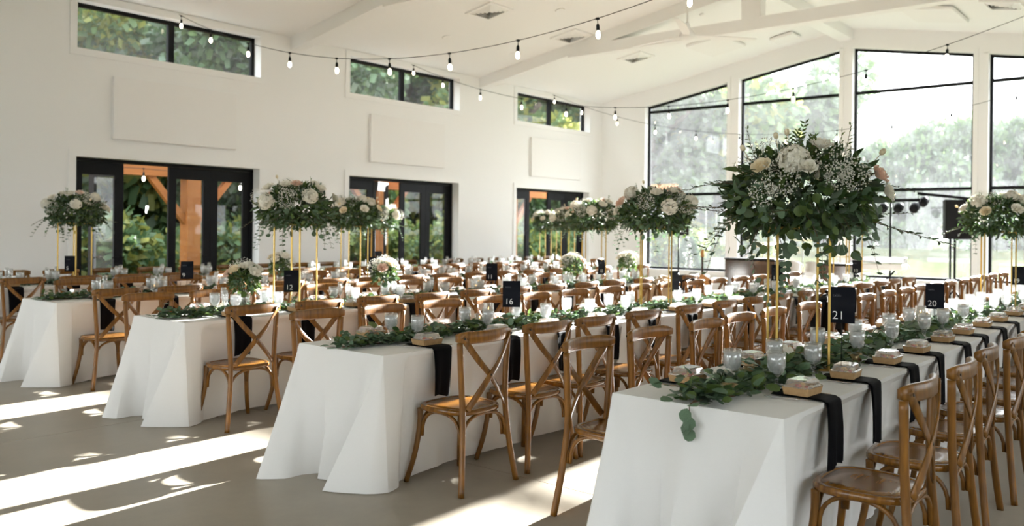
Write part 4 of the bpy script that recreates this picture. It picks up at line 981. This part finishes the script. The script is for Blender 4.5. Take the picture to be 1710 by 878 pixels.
# ------------------------------------------------------------------ tables, cloths, chairs and place settings
MISS = {}
def depth(x, y): return x * FWD.x + y * FWD.y
for r, R_ in enumerate(ROWS):
    y0, n = R_['y'], R_['n']
    for k in range(n):
        x0 = R_['x'] + k * TL
        t = thing('folding_table', 'folding banquet table hidden under white cloth, ' + where(r, k), 'table', (x0, y0, 0), 0, 'banquet tables')
        obj('tabletop', TBL_TOP, t)
        for xx in (.35, TL - .35): obj('leg_frame', TBL_LEG, t, (xx, 0, 0))
        me = smooth_by_angle(cloth_mesh(100 + r, True, False), 24) if k == 0 else (BACK if k == n - 1 else MID[k % 2])
        tag(obj('tablecloth', me, None, (x0, y0, 0)), 'white floor length cloth over the ' + where(r, k), 'tablecloth', 'white tablecloths')
    xe = R_['x'] + n * TL
    # seats
    for side in (0, 1):
        xs_ = list(R_['xr'] if side == 0 else R_['xl'])
        pitch = .612 if len(xs_) < 8 else .655
        while xs_[-1] + pitch < xe - .18: xs_.append(xs_[-1] + pitch)
        for j, x in enumerate(xs_):
            yc = y0 + R_['dr'] if side == 0 else y0 + TW + R_['dl']
            q = random.Random(r * 1000 + side * 100 + j)
            still = j == 0 or (r, side, j) in ((0, 1, 6), (1, 1, 8), (1, 1, 9)); yc += 0 if still else q.uniform(-.02, .02)
            rz = (0 if side == 0 else PI) + (0 if still else q.uniform(-.06, .06))
            kt = min(n - 1, int((x - R_['x']) / TL))
            lab = ('end cross-back chair %s doors, %s' if j == 0 else 'wooden cross-back chair %s doors, %s') % ('facing the' if side == 0 else 'with back to', where(r, kt))
            if r == 0 and side == 1 and j == 6: lab = 'wooden cross-back chair under a black jacket, ' + where(r, kt)
            if r == 1 and side == 1 and j == 8: lab = 'wooden cross-back chair under a beige jacket, ' + where(r, kt)
            grp = 'cross-back chairs %s the doors, %s' % ('facing' if side == 0 else 'backing onto', where(r, kt))
            if depth(x, yc) < 9.5:
                o = thing('cross_back_chair', lab, 'chair', (x, yc, 0), rz, grp)
                for nm, me in CHAIR: obj(nm, me, o)
            else:
                tag(obj('cross_back_chair', CHAIR_ONE, None, (x, yc, 0), rz), lab, 'chair', grp)
    # settings: same pitch both sides
    x = R_['x'] + .475; j = 0
    while x < xe - .25:
        kt = min(n - 1, int((x - R_['x']) / TL)); wh = where(r, kt)
        for side in (0, 1):
            q = random.Random(r * 777 + side * 91 + j * 13); near = depth(x, y0) < 8.5
            sg = 1 if side == 0 else -1; ye = y0 if side == 0 else y0 + TW; rz = 0 if side == 0 else PI
            jx = x + q.uniform(-.035, .035); sd_ = 'outer side' if side == 0 else 'door side'; wh = sd_ + ', ' + where(r, kt)
            tag(obj('napkin', NAPS[(j + side + r) % 4], None, (jx, ye + sg * .0, TZ + .001), rz), 'black napkin hanging off the table, ' + wh, 'napkin', 'black napkins, ' + wh)
            bx = thing('snack_box', 'kraft snack box with clear lid, ' + wh, 'food box', (jx + q.uniform(-.01, .01), ye + sg * (.115 + q.uniform(0, .02)), TZ + .0115), rz + q.uniform(-.12, .12), 'kraft snack boxes, ' + wh)
            for nm, me in BOXP: obj(nm, me, bx)
            if near:
                for me, lo in FOOD[j % 3]: obj('fruit_piece', me, bx, lo)
            else: obj('food', FOODJ, bx)
            gx = jx + (q.uniform(.05, .16) if side == 0 else q.uniform(-.02, .1)); gy = ye + sg * q.uniform(.265, .31)
            for sx_, sy_ in STANDS:
                if abs(gx - sx_) < .24 and abs(gy - sy_) < .24: gx = sx_ + (.25 if gx > sx_ else -.25)
            gb = thing('water_goblet', 'stemmed goblet of iced water, ' + wh, 'glass', (gx, gy, TZ + .001), 0, 'water goblets, ' + wh)
            obj('goblet_glass', GOB, gb, scale=1.12); obj('iced_water', GOBW, gb, scale=1.12)
            if r >= 2: tag(obj('champagne_flute', FLU, None, (gx + .10 * (1 if side else -1.1), gy - sg * .03, TZ + .001)), 'empty clear champagne flute, ' + wh, 'glass', 'champagne flutes, ' + wh)
            if depth(x, y0) < 7.5:
                tag(obj('fork', FORK, None, (jx - sg * .115, ye + sg * .15, TZ + .001), rz + q.uniform(-.3, .3)), 'steel fork beside a box, ' + wh, 'fork', 'steel forks, ' + wh)
                tag(obj('knife', KNIFE, None, (jx + sg * .12, ye + sg * .14, TZ + .001), rz + q.uniform(-.1, .1)), 'dark gold table knife, ' + wh, 'knife', 'table knives, ' + wh)
        x += .61; j += 1

# ------------------------------------------------------------------ number cards
def text_mesh(s, size, mat):
    cu = bpy.data.curves.new('t', 'FONT'); cu.body = s; cu.size = size; cu.offset = -.0006; cu.align_x = 'LEFT'
    o = bpy.data.objects.new('t', cu); COL.objects.link(o)
    dg = bpy.context.evaluated_depsgraph_get(); me = bpy.data.meshes.new_from_object(o.evaluated_get(dg))
    bpy.data.objects.remove(o); me.materials.clear(); me.materials.append(MT[mat]); return me
CW, CH = .128, .19
b = MB(); bend = lambda v: .02 * math.sin(v * PI) - .012 * v
b.grid(lambda u, v: ((u - .5) * CW, -bend(v), v * CH), 4, 12); b.grid(lambda u, v: ((.5 - u) * CW, -bend(v) + .0015, v * CH), 4, 12); CARD = b.mesh('card', 'card', True)
b = MB(); b.lathe([(.001, 0), (.03, 0), (.03, .004), (.004, .008)], 14); b.tube([(0, 0, .004), (0, 0, .16)], .0018, 6)
b.tube([(.014 * math.cos(a), -.006, .174 + .014 * math.sin(a)) for a in np.linspace(0, 2 * PI, 17)], .0016, 5, up=(0, 1, 0)); WIRE = b.mesh('wire_holder', 'rubber', True)
SCR = text_mesh('table', .022, 'printg')
def card(x, y, num, rz=None, dz=0.0, wh=''):
    face = math.atan2(-y, -x) + PI / 2 if rz is None else rz     # card front is local -y
    o = thing('number_card', ('black number card reading %s, %s' % (num, where(*wh))) if num else 'black table number card seen edge on, ' + where(*wh), 'card', (x, y, TZ + .001), face, 'black table number cards')
    obj('wire_holder', WIRE, o, scale=(1, 1, 1 + dz / .16)); c = obj('card', CARD, o, (0, .0, .145 + dz))
    if num:
        t = text_mesh(str(num), .062, 'print')
        obj('number', t, c, (-.048, -.0175, .022), (PI / 2 + .12, 0, 0)); obj('script', SCR, c, (-.045, -.0195, .14), (PI / 2 - .1, 0, 0))
for x, y, num, a, dz, r, k in ((4.53, 1.53, 21, 0, .09, 0, 0), (6.95, 1.66, 20, 0, 0, 0, 1), (10.1, 1.62, 19, 0, .05, 0, 2), (4.73, 3.96, 16, 0, 0, 1, 0), (9.5, 3.95, 14, 0, 0, 1, 2), (12.3, 3.95, 13, 0, 0, 1, 3),
        (4.44, 6.22, 12, 0, 0, 2, 0), (7.06, 6.2, 11, 0, 0, 2, 1), (9.22, 6.2, 10, .75, 0, 2, 2), (4.72, 8.47, 9, 0, 0, 3, 0), (4.46, 10.72, 5, 0, 0, 4, 0)): card(x, y, num, math.atan2(-y, -x) + PI / 2 + a, dz, (r, k))
for x, y, a, r, k in ((7.1, 3.95, .9, 1, 1), (7.3, 8.5, .1, 3, 1), (9.35, 10.7, .5, 4, 2), (11.9, 8.45, .4, 3, 3)): card(x, y, None, math.atan2(-y, -x) + PI / 2 + a, 0, (r, k))

# ------------------------------------------------------------------ candles, votives, loose roses
def candle(x, y, h, label):
    o = thing('candle_glass', label, 'candle', (x, y, TZ + .001), 0, 'floating candles in glass cylinders')
    b = MB(); b.lathe([(.036, 0), (.037, .004), (.037, h), (.0345, h), (.0345, .008), (.001, .008)], 20, None, False); obj('cylinder', b.mesh('cylinder', 'glassware', True), o)
    b = MB(); b.lathe([(.001, .009), (.034, .009), (.034, h * .6), (.001, h * .6)], 16, None, False); obj('water', b.mesh('water', 'water', True), o)
    b = MB(); b.lathe([(.001, h * .5), (.02, h * .5), (.031, h * .62), (.031, h * .72), (.006, h * .73), (.001, h * .72)], 16, None, False); obj('candle', b.mesh('candle', 'wax', True), o)
    b = MB(); b.lathe([(.001, h * .73), (.004, h * .73 + .006), (.001, h * .73 + .018)], 6, None, False); obj('flame', b.mesh('flame', 'flame', True), o)
for k, (x, y, h, r) in enumerate([(4.40, 3.97, .12, 1), (4.57, 4.04, .18, 1), (6.55, 1.63, .12, 0), (6.72, 1.70, .18, 0), (6.85, 6.24, .12, 2), (6.98, 6.33, .18, 2), (4.35, 8.45, .12, 3), (4.5, 8.55, .18, 3), (9.3, 3.98, .18, 1)]):
    kk = int((x - ROWS[r]['x']) / TL); candle(x, y, h, ('tall' if h > .15 else 'short') + ' glass cylinder with floating candle, ' + where(r, kk))
def votive(x, y, wh):
    o = thing('gold_votive', 'small ribbed gold votive cup in greenery, ' + wh, 'candle holder', (x, y, TZ + .001), 0, 'gold votive cups')
    b = MB(); v = []; n = 36
    for rr, z in ((.028, 0), (.036, .01), (.038, .05), (.034, .05), (.031, .012), (.001, .012)):
        for j in range(n): q_ = rr * (1 + (.04 if j % 2 else 0)); v.append((q_ * math.cos(2 * PI * j / n), q_ * math.sin(2 * PI * j / n), z))
    b.add(v, [(k * n + j, k * n + (j + 1) % n, k * n + n + (j + 1) % n, k * n + n + j) for k in range(5) for j in range(n)]); obj('cup', b.mesh('cup', 'mercury', True), o)
    b = MB(); b.lathe([(.03, .013), (.03, .03), (.001, .03)], 14, None, False); obj('tealight', b.mesh('tealight', 'wax', True), o)
for x, y, r in ((3.42, 1.63, 0), (3.93, 1.76, 0), (4.62, 1.64, 0), (4.8, 1.55, 0), (5.0, 1.72, 0), (3.95, 4.02, 1), (5.3, 3.93, 1), (4.6, 6.3, 2)): votive(x, y, where(r, int((x - ROWS[r]['x']) / TL)))
for k, (x, y, r) in enumerate([(3.6, 1.74, 0), (4.63, 1.86, 0), (3.86, 3.99, 1), (5.3, 1.7, 0), (3.9, 6.42, 2)]):
    o = tag(obj('loose_rose', ROSES[0], None, (x, y, TZ + .035), (.5, -.4, k * 1.1), 1.15), 'single white rose lying in the garland, ' + where(r, int((x - ROWS[r]['x']) / TL)), 'flower', 'loose white roses')

# ------------------------------------------------------------------ coats and bag
def coat(x, y, rz, mat, label, long_=.62):
    o = thing('jacket', label, 'jacket', (x, y, 0), rz)
    b = MB(); q = random.Random(int(x * 10))
    prof = [(.03, .62), (.0, .80), (-.01, .905), (-.03, .935), (-.065, .935), (-.09, .905), (-.10, .8), (-.105, .6), (-.115, .9 - long_)]
    def fn(u, v):
        k = v * (len(prof) - 1); i = min(int(k), len(prof) - 2); t = k - i
        yy = prof[i][0] * (1 - t) + prof[i + 1][0] * t; z = prof[i][1] * (1 - t) + prof[i + 1][1] * t
        wd = .25 * (1 - .12 * (z > .88)) + .03 * v; xx = (u - .5) * 2 * wd
        return (xx, yy - .19 - .012 * math.sin(u * 14) * (1 - min(1, max(0, (z - .8) / .1))) - .05 * math.sin(PI * u), z - .035 * abs(u - .5) ** 2 * 4)
    b.grid(fn, 14, 20); obj('body', smooth_by_angle(b.mesh('body', mat), 60), o)
    for sg in (-1, 1):
        b = MB(); b.tube(smooth_path([(sg * .22, -.26, .88), (sg * .27, -.28, .75), (sg * .27, -.29, .55), (sg * .24, -.30, .42)], 4), .048, 10); obj('sleeve', b.mesh('sleeve', mat, True), o)
    b = MB(); b.tube(smooth_path([(-.09, -.22, .93), (-.05, -.275, .955), (.05, -.275, .955), (.09, -.22, .93)], 4), .016, 8); obj('collar', b.mesh('collar', mat, True), o)
coat(7.6, 2.408, PI, 'blackcoat', 'black jacket hung over a cross-back chair near card 21')
coat(8.566, 4.652, PI, 'beige', 'beige jacket hung over a cross-back chair')
o = thing('shoulder_bag', 'black bag with looped straps hung on a chair beside the beige jacket', 'bag', (9.178, 4.96, .5), 0)
b = MB(); b.rbox(-.17, .17, -.05, .05, .0, .27, .03); obj('bag_body', b.mesh('bag_body', 'blackcoat'), o)
for yy in (-.03, .03): b = MB(); b.tube(smooth_path([(-.1, yy, .26), (-.09, yy - .03, .37), (0, yy - .085, .412), (.09, yy - .03, .37), (.1, yy, .26)], 4), .009, 6); obj('strap', b.mesh('strap', 'blackcoat', True), o)

# ------------------------------------------------------------------ band gear by the gable windows
def tripod(o, h, mat='black'):
    b = MB(); b.tube([(0, 0, .12), (0, 0, h)], .018, 8); obj('pole', b.mesh('pole', mat, True), o)
    for k in range(3):
        a = k * 2.094 + .4; b = MB(); b.tube([(.02 * math.cos(a), .02 * math.sin(a), .55), (.42 * math.cos(a), .42 * math.sin(a), .012)], .012, 6); obj('leg', b.mesh('leg', mat, True), o)
        b = MB(); b.tube([(0, 0, .2), (.22 * math.cos(a), .22 * math.sin(a), .29)], .008, 5); obj('strut', b.mesh('strut', mat, True), o)
def speaker(x, y, z, rz, ls, lt):
    o = thing('speaker_stand', lt, 'stand', (x, y, 0), rz, 'loudspeaker stands'); tripod(o, z)
    s = thing('loudspeaker', ls, 'loudspeaker', (x, y, z), rz, 'loudspeakers')
    b = MB(); b.prism([(-.2, -.19), (.2, -.19), (.14, .18), (-.14, .18)], 0, .64); obj('cabinet', b.mesh('cabinet', 'rubber'), s)
    b = MB(); b.rbox(-.19, .19, -.2, -.188, .02, .62, .005); obj('grille', b.mesh('grille', 'grille'), s)
    b = MB(); b.lathe([(.018, 0), (.018, .002)], 12, Matrix.Translation((0, -.2, .07)) @ Matrix.Rotation(PI / 2, 4, 'X')); obj('badge', b.mesh('badge', 'printg'), s)
speaker(15.3, 3.36, 1.40, math.radians(-62), 'black loudspeaker on a tripod before the gable window past the ridge', 'black tripod stand under the loudspeaker past the ridge')
speaker(16.8, 9.25, 1.40, math.radians(-55), 'black loudspeaker on a tripod before the gable window by the doors', 'black tripod stand under the loudspeaker by the doors')
def par(o, x, y, z, mat='black'):
    T = Matrix.Translation((x, y, z)) @ Matrix.Rotation(math.radians(65), 4, 'Y')
    b = MB(); b.lathe([(.05, -.09), (.075, -.06), (.085, .07), (.078, .08)], 14, T); p = obj('lamp_can', b.mesh('lamp_can', mat, True), o)
    b = MB(); b.lathe([(.001, .062), (.076, .066)], 14, T, False); obj('lens', b.mesh('lens', 'chrome'), p)
    b = MB(); b.tube([(x, y - .09, z), (x, y - .09, z + .12), (x, y + .09, z + .12), (x, y + .09, z)], .007, 5); obj('yoke', b.mesh('yoke', mat), p)
def light_tree(x, y, h, L, label, n=3):
    o = thing('light_stand', label, 'light stand', (x, y, 0)); tripod(o, h)
    b = MB(); b.box(-.025, .025, -L / 2, L / 2, h - .02, h + .03); obj('crossbar', b.mesh('crossbar', 'black'), o)
    b = MB(); b.rbox(-.06, .06, -.07, .07, h + .03, h + .12, .01); obj('controller', b.mesh('controller', 'black'), o)
    for k in range(n): par(o, 0, -L / 2 + .1 + (L - .2) * k / max(1, n - 1), h - .14)
light_tree(16.2, 4.62, 2.08, 1.0, 'black stand with a crossbar of stage lights by the keyboard', 4)
o = thing('light_stand', 'black stand with a slanted bar and one stage light behind the loudspeaker', 'light stand', (16.6, 3.72, 0)); tripod(o, 2.1)
b = MB(); b.sweep([(0, .55, 2.22), (0, -.35, 2.1)], RECT(.05, .05)); obj('crossbar', b.mesh('crossbar', 'black'), o); par(o, 0, .45, 2.06)
# drum kit
dk = thing('drum_kit', 'pale drum kit with cymbals before the ridge post', 'drum kit', (16.5, 6.3, 0), PI / 2)
def drum(nm, x, y, z, r, h, tilt=0, axis='X'):
    T = Matrix.Translation((x, y, z)) @ Matrix.Rotation(tilt, 4, axis); b = MB(); b.lathe([(r, 0), (r, h)], 22, T, False); o = obj(nm, b.mesh(nm, 'drum', True), dk)
    for zz in (0, h): b = MB(); b.lathe([(.001, zz), (r * .97, zz), (r + .008, zz - .012), (r + .008, zz + .012), (r * .97, zz + .002)], 22, T, False); obj('drum_head', b.mesh('drum_head', 'chrome' if False else 'whiteplastic', True), o)
drum('bass_drum', 0, .3, .29, .28, .42, PI / 2); drum('tom', -.2, .15, .68, .14, .2, .35); drum('tom', .2, .15, .68, .15, .2, .35); drum('floor_tom', .5, -.25, .25, .19, .36); drum('snare_drum', -.42, -.2, .58, .17, .13)
for x, y, h, r, tl in ((-.75, .2, 1.05, .22, .15), (.7, .35, 1.25, .25, -.2), (-.15, .5, 1.35, .24, .1), (-.78, -.25, .85, .17, 0)):
    b = MB(); b.tube([(x, y, 0.25), (x, y, h)], .012, 6)
    for k in range(3): a = k * 2.09; b.tube([(x, y, .3), (x + .22 * math.cos(a), y + .22 * math.sin(a), .01)], .009, 5)
    s_ = obj('cymbal_stand', b.mesh('cymbal_stand', 'chrome', True), dk)
    b = MB(); b.lathe([(r, -.012), (r * .5, .004), (.05, .012), (.03, .028), (.001, .032)], 24, Matrix.Translation((x, y, h)) @ Matrix.Rotation(tl, 4, 'X')); obj('cymbal', b.mesh('cymbal', 'brass', True), s_)
# lacquered cases
def case(x, y, rz, w_, d_, h_, label):
    o = thing('lacquered_case', label, 'case', (x, y, 0), rz, 'dark lacquered cases')
    b = MB(); b.rbox(-w_ / 2, w_ / 2, -d_ / 2, d_ / 2, .04, h_ - .04, .008); obj('case_body', b.mesh('case_body', 'case'), o)
    b = MB(); b.rbox(-w_ / 2 - .01, w_ / 2 + .01, -d_ / 2 - .01, d_ / 2 + .01, h_ - .04, h_, .008); obj('lid', b.mesh('lid', 'rubber'), o)
    for sx_ in (-1, 1):
        for sy_ in (-1, 1): b = MB(); b.box(sx_ * (w_ / 2 - .06) - .02, sx_ * (w_ / 2 - .06) + .02, sy_ * (d_ / 2 - .06) - .02, sy_ * (d_ / 2 - .06) + .02, 0, .04); obj('foot', b.mesh('foot', 'rubber'), o)
case(15.6, 6.95, -PI / 2, 1.0, .45, .98, 'wide dark lacquered case by the drum kit')
case(15.2, 5.25, -PI / 2, .5, .4, .95, 'narrow dark lacquered case beside the keyboard')
# keyboard
kb = thing('stage_keyboard', 'pale stage keyboard on a crossed stand near the light stand', 'keyboard', (15.8, 4.75, 0), -PI / 2)
b = MB(); b.rbox(-.5, .5, -.17, .17, .84, .94, .01); obj('keyboard_body', b.mesh('keyboard_body', 'whiteplastic'), kb)
for k in range(28): b = MB(); b.box(-.46 + k * .0329, -.46 + k * .0329 + .0305, -.165, -.02, .94, .948); obj('key', b.mesh('key', 'petal'), kb)
b = MB(); b.rbox(-.48, .48, .02, .2, .955, 1.06, .01); obj('upper_module', b.mesh('upper_module', 'silver'), kb)
for sg in (-1, 1): b = MB(); b.tube([(sg * -.35, -.1, .83), (sg * .35, -.1, .02)], .016, 6); b.tube([(sg * .35, -.25, .016), (sg * .35, .25, .016)], .016, 6); obj('stand_leg', b.mesh('stand_leg', 'black', True), kb)
# guitar and amplifier
am = thing('guitar_amplifier', 'black box amplifier on the floor before the gable window by the doors', 'amplifier', (16.3, 8.6, 0), -PI / 2 + .2)
b = MB(); b.rbox(-.3, .3, -.14, .14, .01, .56, .015); obj('cabinet', b.mesh('cabinet', 'rubber'), am); b = MB(); b.rbox(-.27, .27, -.148, -.139, .05, .42, .004); obj('grille', b.mesh('grille', 'grille'), am)
b = MB(); b.tube(smooth_path([(-.1, 0, .55), (-.08, 0, .6), (.08, 0, .6), (.1, 0, .55)], 3), .012, 6); obj('handle', b.mesh('handle', 'black'), am)
gt = thing('acoustic_guitar', 'wooden guitar leaning upright in a stand beside the amplifier', 'guitar', (15.9, 8.2, .12), -PI / 2 + .5)
pts = []
for i in range(40):
    a = 2 * PI * i / 40; zz = .24 - .24 * math.cos(a); wd = .19 * math.sin(a) * (1 - .12 * math.cos(2 * a) + .12 * math.cos(a)); pts.append((wd * (1 if zz > 0 else 1), zz))
b = MB(); b.prism(pts, -.045, .045, Matrix.Rotation(PI / 2 - .15, 4, 'X')); obj('guitar_body', b.mesh('guitar_body', 'guitar'), gt)
b = MB(); b.sweep([(0, .07, .46), (0, .115, .84)], RECT(.045, .025), (0, 1, 0)); obj('neck', b.mesh('neck', 'case'), gt)
b = MB(); b.sweep([(0, .115, .83), (0, .15, .99)], RECT(.07, .018), (0, 1, 0)); obj('headstock', b.mesh('headstock', 'guitar'), gt)
b = MB(); b.tube([(-.14, -.06, -.1), (-.1, -.05, .04), (.1, -.05, .04), (.14, -.06, -.1)], .01, 6); b.tube([(0, .15, -.11), (0, .11, .35)], .01, 6); obj('guitar_stand', b.mesh('guitar_stand', 'black', True), gt)
